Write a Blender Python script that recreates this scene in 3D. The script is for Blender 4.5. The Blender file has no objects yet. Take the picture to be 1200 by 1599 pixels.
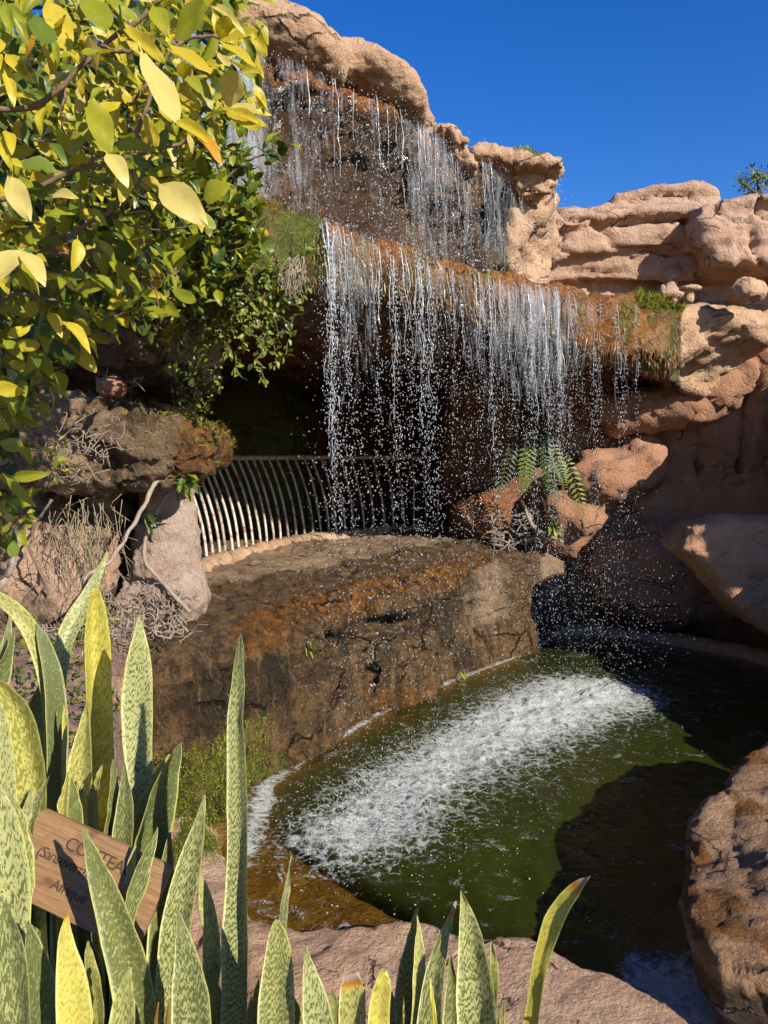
import bpy, bmesh, math, random
import numpy as np
from mathutils import Vector, Matrix

random.seed(7)
R = np.random.default_rng(11)
scn = bpy.context.scene
C = scn.collection
rad = math.radians

# ------------------------------------------------------------------ camera
CAM_Z = 2.0
PITCH = math.atan(87.5 / 1200.0)
cam_d = bpy.data.cameras.new('camera')
cam = bpy.data.objects.new('camera', cam_d)
C.objects.link(cam)
cam.location = (0, 0, CAM_Z)
cam.rotation_euler = (math.pi / 2 - PITCH, 0, 0)
cam_d.sensor_fit = 'VERTICAL'
cam_d.sensor_height = 36
cam_d.lens = 36 * 1200.0 / 1599.0
cam_d.clip_start = 0.05
cam_d.clip_end = 2000
scn.camera = cam

# ------------------------------------------------------------------ sky, sun, exposure
SUN_AZ = rad(40)      # right of straight behind the camera
SUN_EL = rad(28)
S = Vector((math.cos(SUN_EL) * math.sin(SUN_AZ), -math.cos(SUN_EL) * math.cos(SUN_AZ), math.sin(SUN_EL)))
w = bpy.data.worlds.new('World')
scn.world = w
w.use_nodes = True
nt = w.node_tree
bg = nt.nodes['Background']
sky = nt.nodes.new('ShaderNodeTexSky')
sky.sky_type = 'NISHITA'
sky.sun_disc = False
sky.sun_elevation = SUN_EL
sky.sun_rotation = math.atan2(S.x, S.y)
sky.altitude = 60
sky.air_density = 1.0
sky.dust_density = 0.2
sky.ozone_density = 4.0
hs = nt.nodes.new('ShaderNodeHueSaturation')
hs.inputs['Hue'].default_value = 0.517
hs.inputs['Saturation'].default_value = 1.33
nt.links.new(sky.outputs[0], hs.inputs['Color'])
nt.links.new(hs.outputs[0], bg.inputs[0])
bg.inputs[1].default_value = 0.105
sd = bpy.data.lights.new('sun', 'SUN')
sd.energy = 4.9
sd.angle = rad(0.5)
sd.color = (1.0, 0.93, 0.82)
so = bpy.data.objects.new('sun', sd)
C.objects.link(so)
so.rotation_euler = S.to_track_quat('Z', 'Y').to_euler()
vs = scn.view_settings
vs.view_transform = 'Standard'
vs.look = 'None'
vs.exposure = 0.72
vs.gamma = 1.0
vs.use_curve_mapping = False
scn.cycles.max_bounces = 8
scn.cycles.diffuse_bounces = 4
scn.cycles.use_adaptive_sampling = True
scn.cycles.adaptive_threshold = 0.02
scn.cycles.glossy_bounces = 3
scn.cycles.transmission_bounces = 5
scn.cycles.transparent_max_bounces = 12
scn.cycles.caustics_reflective = False
scn.cycles.caustics_refractive = False
scn.cycles.sample_clamp_indirect = 3.0

# ------------------------------------------------------------------ helpers: placing
_cp, _sp = math.cos(PITCH), math.sin(PITCH)
def ray(px, py):
    u = (px - 600) / 1200.0
    v = (799.5 - py) / 1200.0
    return np.array([u, _cp + v * _sp, -_sp + v * _cp])
def P(px, py, Y):
    """the point of the place at distance Y seen at that spot of the photograph"""
    d = ray(px, py)
    d = d * (Y / d[1])
    return np.array([d[0], d[1], d[2] + CAM_Z])
def G(px, py, z):
    d = ray(px, py)
    d = d * ((z - CAM_Z) / d[2])
    return np.array([d[0], d[1], z])

def tag(o, label=None, cat=None, group=None, kind=None):
    if label: o['label'] = label
    if cat: o['category'] = cat
    if group: o['group'] = group
    if kind: o['kind'] = kind
    return o
def empty(name, loc, label=None, cat=None, group=None):
    o = bpy.data.objects.new(name, None)
    C.objects.link(o)
    o.location = loc
    o.empty_display_size = 0.1
    return tag(o, label, cat, group)
def adopt(o, parent):
    o.parent = parent
    o.matrix_parent_inverse = Matrix.Translation(-Vector(parent.location)) if parent.type == 'EMPTY' else parent.matrix_basis.inverted()

# ------------------------------------------------------------------ helpers: noise
def _hash(ix, iy, iz, seed):
    h = (ix.astype(np.uint32) * np.uint32(374761393)) ^ (iy.astype(np.uint32) * np.uint32(668265263)) ^ (iz.astype(np.uint32) * np.uint32(2147483647 - 58)) ^ np.uint32(seed * 974711 & 0xffffffff)
    h = (h ^ (h >> np.uint32(13))) * np.uint32(1274126177)
    h = (h ^ (h >> np.uint32(16))) * np.uint32(2246822519)
    return ((h ^ (h >> np.uint32(15))) & np.uint32(0xffff)).astype(np.float32) * np.float32(2 / 65535.0) - np.float32(1)
def vnoise(x, y, z, seed=0):
    x, y, z = np.broadcast_arrays(np.asarray(x, np.float32), np.asarray(y, np.float32), np.asarray(z, np.float32))
    fx, fy, fz = np.floor(x), np.floor(y), np.floor(z)
    ix, iy, iz = fx.astype(np.int32), fy.astype(np.int32), fz.astype(np.int32)
    tx, ty, tz = x - fx, y - fy, z - fz
    tx, ty, tz = [t * t * t * (t * (t * 6 - 15) + 10) for t in (tx, ty, tz)]
    def hh(a, b, c): return _hash(ix + a, iy + b, iz + c, seed)
    c00 = hh(0, 0, 0) * (1 - tx) + hh(1, 0, 0) * tx
    c10 = hh(0, 1, 0) * (1 - tx) + hh(1, 1, 0) * tx
    c01 = hh(0, 0, 1) * (1 - tx) + hh(1, 0, 1) * tx
    c11 = hh(0, 1, 1) * (1 - tx) + hh(1, 1, 1) * tx
    c0 = c00 * (1 - ty) + c10 * ty
    c1 = c01 * (1 - ty) + c11 * ty
    return c0 * (1 - tz) + c1 * tz
def fbm(p, s, o=4, seed=0, gain=0.5):
    a, t = 1.0, 0
    for k in range(o):
        t = t + a * vnoise(p[0] * s + 17.3 * k, p[1] * s - 9.1 * k, p[2] * s + 3.7 * k, seed + k)
        s *= 2.03
        a *= gain
    return t
def ridge(p, s, seed=0):
    return 1 - np.abs(vnoise(p[0] * s, p[1] * s, p[2] * s, seed)) * 2
def smooth(a, b, x):
    t = np.clip((x - a) / (b - a), 0, 1)
    return t * t * (3 - 2 * t)

# ------------------------------------------------------------------ helpers: signed distances and their surfaces
def ell(g, c, r, rot=0.0, tilt=0.0):
    x, y, z = g[0] - c[0], g[1] - c[1], g[2] - c[2]
    if rot:
        ca, sa = math.cos(rot), math.sin(rot)
        x, y = x * ca + y * sa, -x * sa + y * ca
    if tilt:
        ca, sa = math.cos(tilt), math.sin(tilt)
        x, z = x * ca + z * sa, -x * sa + z * ca
    k0 = np.sqrt((x / r[0]) ** 2 + (y / r[1]) ** 2 + (z / r[2]) ** 2)
    k1 = np.sqrt((x / r[0] ** 2) ** 2 + (y / r[1] ** 2) ** 2 + (z / r[2] ** 2) ** 2) + 1e-6
    return k0 * (k0 - 1) / k1
def box(g, c, h, r=0.05, rot=0.0, tilt=0.0):
    x, y, z = g[0] - c[0], g[1] - c[1], g[2] - c[2]
    if rot:
        ca, sa = math.cos(rot), math.sin(rot)
        x, y = x * ca + y * sa, -x * sa + y * ca
    if tilt:
        ca, sa = math.cos(tilt), math.sin(tilt)
        x, z = x * ca + z * sa, -x * sa + z * ca
    qx, qy, qz = np.abs(x) - h[0] + r, np.abs(y) - h[1] + r, np.abs(z) - h[2] + r
    return np.sqrt(np.maximum(qx, 0) ** 2 + np.maximum(qy, 0) ** 2 + np.maximum(qz, 0) ** 2) + np.minimum(np.maximum(np.maximum(qx, qy), qz), 0) - r
def cap(g, a, b, ra, rb):
    a, b = np.array(a), np.array(b)
    d = b - a
    px, py, pz = g[0] - a[0], g[1] - a[1], g[2] - a[2]
    t = np.clip((px * d[0] + py * d[1] + pz * d[2]) / d.dot(d), 0, 1)
    return np.sqrt((px - t * d[0]) ** 2 + (py - t * d[1]) ** 2 + (pz - t * d[2]) ** 2) - (ra + (rb - ra) * t)
def poly2(x, y, pts):
    pts = np.array(pts, float)
    n = len(pts)
    d = None
    s = None
    for i in range(n):
        a, b = pts[i], pts[i - 1]
        ex, ey = b[0] - a[0], b[1] - a[1]
        wx, wy = x - a[0], y - a[1]
        t = np.clip((wx * ex + wy * ey) / (ex * ex + ey * ey + 1e-12), 0, 1)
        dd = (wx - ex * t) ** 2 + (wy - ey * t) ** 2
        d = dd if d is None else np.minimum(d, dd)
        c1, c2, c3 = y >= a[1], y < b[1], ex * wy > ey * wx
        flip = (c1 & c2 & c3) | (~c1 & ~c2 & ~c3)
        s = flip if s is None else s ^ flip
    return np.sqrt(d) * np.where(s, -1, 1)
def extr(d2, h, r):
    """a rounded prism: d2 = distance in the plane, h = distance past the caps"""
    qx, qy = d2 + r, h + r
    return np.minimum(np.maximum(qx, qy), 0) + np.sqrt(np.maximum(qx, 0) ** 2 + np.maximum(qy, 0) ** 2) - r
def plan(g, pts, z0, z1, r=0.1):
    return extr(poly2(g[0], g[1], pts), np.abs(g[2] - (z0 + z1) / 2) - (z1 - z0) / 2, r)
def face(g, pts, y0, y1, r=0.08):
    """outline given in x, z; solid between y0 and y1"""
    return extr(poly2(g[0], g[2], pts), np.abs(g[1] - (y0 + y1) / 2) - (y1 - y0) / 2, r)
def su(a, b, k=0.1):
    h = np.clip(0.5 + 0.5 * (b - a) / k, 0, 1)
    return b * (1 - h) + a * h - k * h * (1 - h)
def sc(a, b, k=0.1):
    return -su(-a, b, k)      # a minus b
def xz(pts, Y):
    return [tuple(P(a, b, Y)[[0, 2]]) for a, b in pts]

def new_mesh(name, v, quads=None, tris=None, mat=None, smooth_=True, attrs=None, mi=None):
    v = np.asarray(v, np.float32)
    q = np.zeros((0, 4), np.int32) if quads is None else np.asarray(quads, np.int32).reshape(-1, 4)
    t = np.zeros((0, 3), np.int32) if tris is None else np.asarray(tris, np.int32).reshape(-1, 3)
    me = bpy.data.meshes.new(name)
    me.vertices.add(len(v))
    me.vertices.foreach_set('co', v.ravel())
    li = np.concatenate([q.ravel(), t.ravel()])
    me.loops.add(len(li))
    me.loops.foreach_set('vertex_index', li)
    npoly = len(q) + len(t)
    ls = np.concatenate([np.arange(len(q)) * 4, len(q) * 4 + np.arange(len(t)) * 3]).astype(np.int32)
    me.polygons.add(npoly)
    me.polygons.foreach_set('loop_start', ls)
    me.polygons.foreach_set('use_smooth', np.full(npoly, smooth_, bool))
    if mat is not None:
        for m in (mat if isinstance(mat, list) else [mat]): me.materials.append(m)
    if mi is not None:
        me.polygons.foreach_set('material_index', np.asarray(mi, np.int32))
    for k, a in (attrs or {}).items():
        at = me.attributes.new(k, 'FLOAT', 'POINT')
        at.data.foreach_set('value', np.asarray(a, np.float32))
    me.update(calc_edges=True)
    return me
def link(name, me, parent=None, **kw):
    o = bpy.data.objects.new(name, me)
    C.objects.link(o)
    if parent is not None: adopt(o, parent)
    return tag(o, **kw)

def nets(f, lo, dx):
    """naive surface nets"""
    ins = f < 0
    nx, ny, nz = f.shape
    cnt = np.zeros((nx - 1, ny - 1, nz - 1), np.int8)
    for a in (0, 1):
        for b in (0, 1):
            for c in (0, 1):
                cnt += ins[a:nx - 1 + a, b:ny - 1 + b, c:nz - 1 + c]
    cell = (cnt > 0) & (cnt < 8)
    ci = np.argwhere(cell)
    idx = np.full(cell.shape, -1, np.int32)
    idx[cell] = np.arange(len(ci))
    acc = np.zeros((len(ci), 3))
    num = np.zeros(len(ci))
    cs = [(a, b, c) for a in (0, 1) for b in (0, 1) for c in (0, 1)]
    fv = {c: f[ci[:, 0] + c[0], ci[:, 1] + c[1], ci[:, 2] + c[2]] for c in cs}
    for c in cs:
        for ax in range(3):
            if c[ax]: continue
            d = list(c); d[ax] = 1; d = tuple(d)
            fa, fb = fv[c], fv[d]
            m = (fa < 0) != (fb < 0)
            t = np.where(m, fa / np.where(fa - fb == 0, 1, fa - fb), 0)
            p = np.tile(np.array(c, float), (len(ci), 1))
            p[:, ax] = t
            acc[m] += p[m]
            num[m] += 1
    v = (ci + acc / num[:, None]) * dx + np.array(lo)
    qs = []
    for ax in range(3):
        u, w_ = (ax + 1) % 3, (ax + 2) % 3
        s0 = [slice(1, n - 1) for n in f.shape]; s1 = list(s0)
        s0[ax] = slice(0, f.shape[ax] - 1); s1[ax] = slice(1, f.shape[ax])
        A, B = ins[tuple(s0)], ins[tuple(s1)]
        e = np.argwhere(A != B)
        off = np.ones(3, int); off[ax] = 0
        flip = A[tuple(e.T)]
        e = e + off
        du = np.zeros(3, int); du[u] = 1
        dw = np.zeros(3, int); dw[w_] = 1
        q = np.stack([idx[tuple((e - du - dw).T)], idx[tuple((e - dw).T)], idx[tuple(e.T)], idx[tuple((e - du).T)]], 1)
        q[~flip] = q[~flip][:, ::-1]
        qs.append(q)
    return v, np.concatenate(qs)
def vnormals(v, q):
    fn = np.cross(v[q[:, 2]] - v[q[:, 0]], v[q[:, 3]] - v[q[:, 1]])
    n = np.zeros_like(v)
    for k in range(4):
        for a in range(3):
            n[:, a] += np.bincount(q[:, k], fn[:, a], len(v))
    return n / (np.linalg.norm(n, axis=1)[:, None] + 1e-9)

def facets(p, s, seed):
    """chipped planes: each cell of a random pattern is a tilted flat"""
    x, y, z = [np.asarray(q, np.float32) * s for q in p]
    ix, iy, iz = np.floor(x), np.floor(y), np.floor(z)
    best = np.full(x.shape, 1e9, np.float32); val = np.zeros(x.shape, np.float32)
    for a in (-1, 0, 1):
        for b in (-1, 0, 1):
            for c in (-1, 0, 1):
                jx, jy, jz = (ix + a).astype(np.int32), (iy + b).astype(np.int32), (iz + c).astype(np.int32)
                h = [_hash(jx, jy, jz, seed + k) for k in range(6)]
                dx_, dy_, dz_ = x - (jx + 0.5 + 0.45 * h[0]), y - (jy + 0.5 + 0.45 * h[1]), z - (jz + 0.5 + 0.45 * h[2])
                d = dx_ * dx_ + dy_ * dy_ + dz_ * dz_
                m = d < best
                best = np.where(m, d, best)
                val = np.where(m, h[3] * dx_ + h[4] * dy_ + h[5] * dz_ + 0.35 * h[3], val)
    return val
def std_disp(a=0.05, s=1.6, f=0.012, cr=0.0, strata=0.0, ss=7.0, seed=1, fa=0.0, fs=3.0):
    def d(v, n):
        p = v.T
        r = a * fbm(p, s, 3, seed) + f * fbm(p, s * 7, 3, seed + 9) + 0.4 * f * fbm(p, s * 26, 2, seed + 19)
        if fa:
            wp = (p[0] + 0.05 * vnoise(p[0] * 6, p[1] * 6, p[2] * 6, seed + 60), p[1], p[2] * 1.35 + 0.05 * vnoise(p[0] * 6, p[1] * 6, p[2] * 6, seed + 61))
            r = r + fa * facets(wp, fs, seed + 70) + 0.45 * fa * facets(wp, fs * 2.7, seed + 80)
        if cr:
            c = ridge((p[0], p[1], p[2] * 1.7), s * 1.3, seed + 30)
            r = r - cr * smooth(0.86, 1.0, c)
        if strata:
            zz = p[2] * ss + 0.9 * fbm((p[0], p[1], p[2] * 0.3), 0.9, 2, seed + 40)
            st = vnoise(zz, zz * 0 + 3.3, fbm(p, 0.5, 1, seed + 44) * 2, seed + 41)
            r = r + strata * (smooth(-0.25, 0.05, st) - 0.5) * (1 - 0.6 * np.abs(n[:, 2]))
        return r
    return d
def solid(lo, hi, dx, sdf, disp):
    lo = np.array(lo, float)
    n = [int(math.ceil((hi[k] - lo[k]) / dx)) + 1 for k in range(3)]
    ax = [np.arange(n[k], dtype=np.float32) * dx + lo[k] for k in range(3)]
    g = (ax[0][:, None, None], ax[1][None, :, None], ax[2][None, None, :])
    f = np.broadcast_to(sdf(g), n).astype(np.float32).copy()
    b = dx
    for k in range(3):                       # close the solid at its bounds
        sl = [slice(None)] * 3
        sl[k] = 0; f[tuple(sl)] = np.maximum(f[tuple(sl)], b)
        sl[k] = -1; f[tuple(sl)] = np.maximum(f[tuple(sl)], b)
    v, q = nets(f, lo, dx)
    if disp is not None:
        nn = vnormals(v, q)
        v = v + nn * disp(v, nn)[:, None]
    return v, q
ROCKS = {}
def rock(name, mat, lo, hi, dx, sdf, disp, zones=None, label=None, cat='rock', kind=None, parent=None, group=None):
    v, q = solid(lo, hi, dx, sdf, disp)
    nn = vnormals(v, q)
    z = {'wet': 0, 'moss': 0, 'algae': 0, 'grime_shade': 0}
    if zones: z.update(zones(v, nn))
    at = {k: np.broadcast_to(np.clip(a, 0, 1), (len(v),)) for k, a in z.items()}
    o = link(name, new_mesh(name, v, q, mat=mat, attrs=at), parent, label=label, cat=cat, kind=kind, group=group)
    ROCKS[name] = (v, nn)
    return o

class MB:
    """collects shapes, links them as one mesh"""
    def __init__(self): self.v, self.q, self.t, self.n, self.at, self.mq, self.mt = [], [], [], 0, [], [], []
    def add(self, v, q=None, t=None, m=0):
        v = np.asarray(v, np.float32).reshape(-1, 3)
        if q is not None and len(q):
            self.q.append(np.asarray(q, np.int32) + self.n); self.mq.append(np.full(len(q), m))
        if t is not None and len(t):
            self.t.append(np.asarray(t, np.int32) + self.n); self.mt.append(np.full(len(t), m))
        self.v.append(v); self.n += len(v)
    def mesh(self, name, mat, smooth_=True):
        q = np.concatenate(self.q) if self.q else None
        t = np.concatenate(self.t) if self.t else None
        mi = np.concatenate(self.mq + self.mt) if isinstance(mat, list) else None
        return new_mesh(name, np.concatenate(self.v), q, t, mat, smooth_, mi=mi)
    def build(self, name, mat, parent=None, smooth_=True, **kw):
        return link(name, self.mesh(name, mat, smooth_), parent, **kw)

def tube(mb, pts, r, sides=6, m=0):
    pts = np.asarray(pts, float)
    n = len(pts)
    r = np.broadcast_to(np.asarray(r, float), (n,))
    t = np.gradient(pts, axis=0)
    t /= np.linalg.norm(t, axis=1)[:, None] + 1e-9
    ref = np.array([0.31, 0.52, 0.8]) if abs(t[0][2]) < 0.9 else np.array([0.9, 0.4, 0.1])
    a = np.cross(t, ref); a /= np.linalg.norm(a, axis=1)[:, None] + 1e-9
    b = np.cross(t, a)
    th = np.linspace(0, 2 * math.pi, sides, endpoint=False)
    ring = pts[:, None, :] + r[:, None, None] * (np.cos(th)[None, :, None] * a[:, None, :] + np.sin(th)[None, :, None] * b[:, None, :])
    i = np.arange(n - 1)[:, None] * sides
    k = np.arange(sides)[None, :]
    k2 = (k + 1) % sides
    q = np.stack([i + k, i + k2, i + sides + k2, i + sides + k], -1).reshape(-1, 4)
    v = np.concatenate([ring.reshape(-1, 3), pts[:1], pts[-1:]])
    e0, e1 = n * sides, n * sides + 1
    kk = np.arange(sides)
    tri = np.concatenate([np.stack([np.full(sides, e0), (kk + 1) % sides, kk], 1), np.stack([np.full(sides, e1), (n - 1) * sides + kk, (n - 1) * sides + (kk + 1) % sides], 1)])
    mb.add(v, q, tri, m)
def curve(pts, n=24):
    """smooth polyline through pts (Catmull-Rom)"""
    p = np.asarray(pts, float)
    p = np.concatenate([[2 * p[0] - p[1]], p, [2 * p[-1] - p[-2]]])
    out = []
    m = len(p) - 3
    for t in np.linspace(0, m - 1e-6, n):
        i = int(t); u = t - i
        a, b, c, d = p[i:i + 4]
        out.append(0.5 * ((2 * b) + (-a + c) * u + (2 * a - 5 * b + 4 * c - d) * u * u + (-a + 3 * b - 3 * c + d) * u ** 3))
    return np.array(out)

# ------------------------------------------------------------------ helpers: materials
class M:
    def __init__(self, name):
        self.m = bpy.data.materials.new(name)
        self.m.use_nodes = True
        self.t = self.m.node_tree
        self.t.nodes.clear()
        self.out = self.t.nodes.new('ShaderNodeOutputMaterial')
    def n(self, typ, ins=None, **props):
        nd = self.t.nodes.new('ShaderNode' + typ)
        for k, v in props.items(): setattr(nd, k, v)
        for k, v in (ins or {}).items():
            s = nd.inputs[k]
            if hasattr(v, 'is_output') or isinstance(v, bpy.types.NodeSocket): self.t.links.new(v, s)
            else: s.default_value = v
        return nd
    def math(self, op, a, b=0.0, c=0.0, clamp=False):
        nd = self.n('Math', {0: a, 1: b, 2: c}, operation=op); nd.use_clamp = clamp
        return nd.outputs[0]
    def mix(self, f, a, b, typ='MIX'):
        nd = self.n('MixRGB', {0: f, 1: a, 2: b}, blend_type=typ)
        return nd.outputs[0]
    def ramp(self, f, stops, interp='LINEAR'):
        nd = self.n('ValToRGB', {0: f})
        cr = nd.color_ramp
        cr.interpolation = interp
        while len(cr.elements) > 1: cr.elements.remove(cr.elements[-1])
        for i, (p, c) in enumerate(stops):
            e = cr.elements[0] if i == 0 else cr.elements.new(p)
            e.position = p
            e.color = (c if len(c) == 4 else (*c, 1)) if not isinstance(c, (int, float)) else (c, c, c, 1)
        return nd.outputs[0]
    def noise(self, vec, scale, detail=4, rough=0.55, dist=0.0):
        return self.n('TexNoise', {'Vector': vec, 'Scale': scale, 'Detail': detail, 'Roughness': rough, 'Distortion': dist}).outputs[0]
    def attr(self, name):
        return self.n('Attribute', attribute_name=name).outputs['Fac']
    def map(self, vec, scale=(1, 1, 1), loc=(0, 0, 0), rot=(0, 0, 0)):
        return self.n('Mapping', {'Vector': vec, 'Location': loc, 'Rotation': rot, 'Scale': scale}).outputs[0]
    def bump(self, h, strength, dist, nrm=None):
        ins = {'Height': h, 'Strength': strength, 'Distance': dist}
        if nrm is not None: ins['Normal'] = nrm
        return self.n('Bump', ins).outputs[0]
    def done(self, sh):
        self.t.links.new(sh, self.out.inputs[0])
        return self.m
def col(*c): return (*c, 1.0)

def rock_mat(name, a, b, c, pit=0.5, bump=1.0, scale=1.0, drip=0.0, crack=1.0, moss=(0.10, 0.11, 0.012), alg=(0.30, 0.11, 0.012), wetdark=0.52):
    m = M(name)
    co = m.n('TexCoord').outputs['Object']
    big = m.noise(co, 1.3 * scale, 5, 0.6)
    mid = m.noise(co, 7 * scale, 6, 0.65)
    fine = m.noise(co, 42 * scale, 6, 0.7)
    st = m.noise(m.map(co, (0.8, 0.8, 9)), 2.2, 4, 0.6, 0.6)
    base = m.mix(m.ramp(big, [(0.35, 0.0), (0.65, 1.0)]), col(*a), col(*b))
    base = m.mix(m.math('MULTIPLY', m.ramp(st, [(0.42, 0.0), (0.62, 1.0)]), 0.55), base, col(*c))
    base = m.mix(m.ramp(mid, [(0.3, 0.55), (0.5, 0.0)]), base, col(*(0.62 * k for k in c)))
    base = m.mix(m.ramp(mid, [(0.55, 0.0), (0.75, 0.35)]), base, col(*(min(1.25 * k, 0.6) for k in a)))
    vor = m.n('TexVoronoi', {'Vector': m.mix(0.12, co, m.n('TexNoise', {'Vector': co, 'Scale': 14.0}).outputs['Color']), 'Scale': 34.0 * scale}, feature='F1').outputs['Distance']
    pits = m.math('MULTIPLY', m.ramp(fine, [(0.31, 1.0), (0.44, 0.0)]), pit)
    base = m.mix(pits, base, col(*(0.32 * k for k in c)))
    sp = m.noise(co, 120 * scale, 4, 0.7)
    base = m.mix(m.ramp(sp, [(0.32, 0.5), (0.42, 0.0)]), base, col(*(0.45 * k for k in c)))
    base = m.mix(m.ramp(sp, [(0.56, 0.0), (0.68, 0.45)]), base, col(*(min(1.35 * k, 0.7) for k in a)))
    wet, moss_, alg_, gr = m.attr('wet'), m.attr('moss'), m.attr('algae'), m.attr('grime_shade')
    brk = m.noise(co, 11, 7, 0.72)
    brk2 = m.noise(m.map(co, (1, 1, 0.35)), 24, 6, 0.7)
    def soft(at, n1, w=0.22):       # an attribute broken up by noise
        return m.math('MULTIPLY', m.math('ADD', m.math('MULTIPLY', m.math('SUBTRACT', n1, 0.5), 2.2), m.math('SUBTRACT', m.math('MULTIPLY', at, 2.0), 0.75)), 1 / w * 0.35, clamp=True)
    gf = m.math('MULTIPLY', soft(gr, brk), 0.85)  # dark mix for grime, and for shade painted on undersides and sides
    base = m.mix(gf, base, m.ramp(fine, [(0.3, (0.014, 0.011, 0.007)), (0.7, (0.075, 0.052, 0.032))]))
    wf = soft(wet, mid)
    base = m.mix(wf, base, m.mix(1.0, base, col(wetdark, wetdark * 0.82, wetdark * 0.60), 'MULTIPLY'))
    af = m.math('MULTIPLY', soft(alg_, brk2), 0.9)
    base = m.mix(af, base, m.ramp(brk, [(0.25, tuple(0.16 * k for k in alg)), (0.45, tuple(0.55 * k for k in alg)), (0.6, alg), (0.8, (alg[0] * 1.0, alg[1] * 1.5, alg[2] * 1.3))]))
    mf = soft(moss_, brk)
    base = m.mix(mf, base, m.ramp(fine, [(0.3, tuple(0.25 * k for k in moss)), (0.55, moss), (0.8, (moss[0] * 2.2, moss[1] * 2.1, moss[2] * 2))]))
    if drip:
        mo = m.noise(co, 24, 7, 0.78)
        mo2 = m.noise(m.map(co, (1, 1, 0.7), (3, 1, 2)), 55, 5, 0.75)
        base = m.mix(m.math('MULTIPLY', m.ramp(mo, [(0.40, 0.85), (0.50, 0.0)]), wf), base, col(0.035, 0.028, 0.014))
        base = m.mix(m.math('MULTIPLY', m.ramp(mo2, [(0.56, 0.0), (0.66, 0.7)]), wf), base, col(0.30, 0.19, 0.06))
        dn = m.noise(m.map(co, (9, 9, 1.1)), 1.0, 6, 0.7, 0.4)
        base = m.mix(m.math('MULTIPLY', m.math('MULTIPLY', m.ramp(dn, [(0.40, 1.0), (0.54, 0.0)]), drip), wf), base, col(0.02, 0.016, 0.009))
        base = m.mix(m.math('MULTIPLY', m.math('MULTIPLY', m.ramp(m.noise(m.map(co, (16, 16, 2.2)), 1.0, 6, 0.7, 0.4), [(0.55, 0.0), (0.68, 1.0)]), drip * 0.6), wf), base, col(0.30, 0.20, 0.09))
    # cracks
    wv = m.mix(0.16, co, m.n('TexNoise', {'Vector': co, 'Scale': 3.2, 'Detail': 5.0, 'Roughness': 0.65}).outputs['Color'])
    ck = m.n('TexVoronoi', {'Vector': m.map(wv, (1, 1, 1.7)), 'Scale': 2.3 * scale}, feature='DISTANCE_TO_EDGE').outputs[0]
    ck2 = m.n('TexVoronoi', {'Vector': m.map(wv, (1, 1, 2.2)), 'Scale': 6.1 * scale}, feature='DISTANCE_TO_EDGE').outputs[0]
    ckm = m.ramp(m.noise(co, 1.9 * scale, 3), [(0.54, 0.0), (0.62, 1.0)])
    ckm2 = m.ramp(m.noise(m.map(co, (1, 1, 1), (5, 3, 1)), 3.1 * scale, 3), [(0.60, 0.0), (0.67, 1.0)])
    cr_ = m.math('MAXIMUM', m.math('MULTIPLY', m.ramp(ck, [(0.006, 1.0), (0.030, 0.0)]), ckm), m.math('MULTIPLY', m.ramp(ck2, [(0.008, 0.9), (0.035, 0.0)]), ckm2))
    base = m.mix(m.math('MULTIPLY', cr_, 0.8 * crack), base, col(*(0.16 * k for k in c)))
    h = m.math('ADD', m.math('MULTIPLY', fine, 0.8), m.math('ADD', m.math('MULTIPLY', mid, 0.9), m.math('MULTIPLY', vor, -0.25)))
    h = m.math('ADD', h, m.math('MULTIPLY', sp, 0.35))
    h = m.math('SUBTRACT', h, m.math('MULTIPLY', cr_, 1.2 * crack))
    nb = m.bump(h, 0.9 * bump, 0.035)
    ro = m.mix(wf, col(0.92, 0.92, 0.92), m.ramp(brk, [(0.35, 0.07), (0.7, 0.27)]))
    b_ = m.n('BsdfPrincipled', {'Base Color': base, 'Roughness': ro, 'Normal': nb, 'Specular IOR Level': m.math('ADD', 0.3, m.math('MULTIPLY', wf, 0.35))})
    return m.done(b_.outputs[0])
# ------------------------------------------------------------------ rock materials
TAN = rock_mat('tan_rock', (0.58, 0.385, 0.24), (0.50, 0.32, 0.195), (0.47, 0.275, 0.16), pit=0.45, bump=1.0)
RED = rock_mat('red_rock', (0.44, 0.235, 0.135), (0.36, 0.18, 0.10), (0.40, 0.20, 0.11), pit=0.35)
WETR = rock_mat('wet_rock', (0.38, 0.265, 0.165), (0.28, 0.19, 0.115), (0.20, 0.115, 0.06), pit=0.6, bump=1.3, drip=0.75)
STRA = rock_mat('layer_rock', (0.55, 0.37, 0.26), (0.47, 0.295, 0.20), (0.42, 0.24, 0.15), pit=0.4)
ROSE = rock_mat('rose_rock', (0.52, 0.285, 0.165), (0.44, 0.22, 0.125), (0.47, 0.25, 0.14), pit=0.5, crack=0.25)
BROWN = rock_mat('brown_rock', (0.52, 0.33, 0.19), (0.40, 0.235, 0.125), (0.30, 0.15, 0.07), pit=0.7, bump=1.3)
PINK = rock_mat('pink_rock', (0.58, 0.37, 0.235), (0.50, 0.285, 0.175), (0.54, 0.37, 0.245), pit=0.55, bump=1.2)
PALE = rock_mat('pale_rock', (0.50, 0.40, 0.31), (0.42, 0.31, 0.235), (0.42, 0.26, 0.19), pit=0.6, bump=1.2)
CAVE = rock_mat('cave_rock', (0.10, 0.10, 0.07), (0.07, 0.065, 0.045), (0.09, 0.065, 0.045), pit=0.4)

def mixz(p, s, seed): return fbm(p, s, 3, seed) * 0.5 + 0.5

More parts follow.
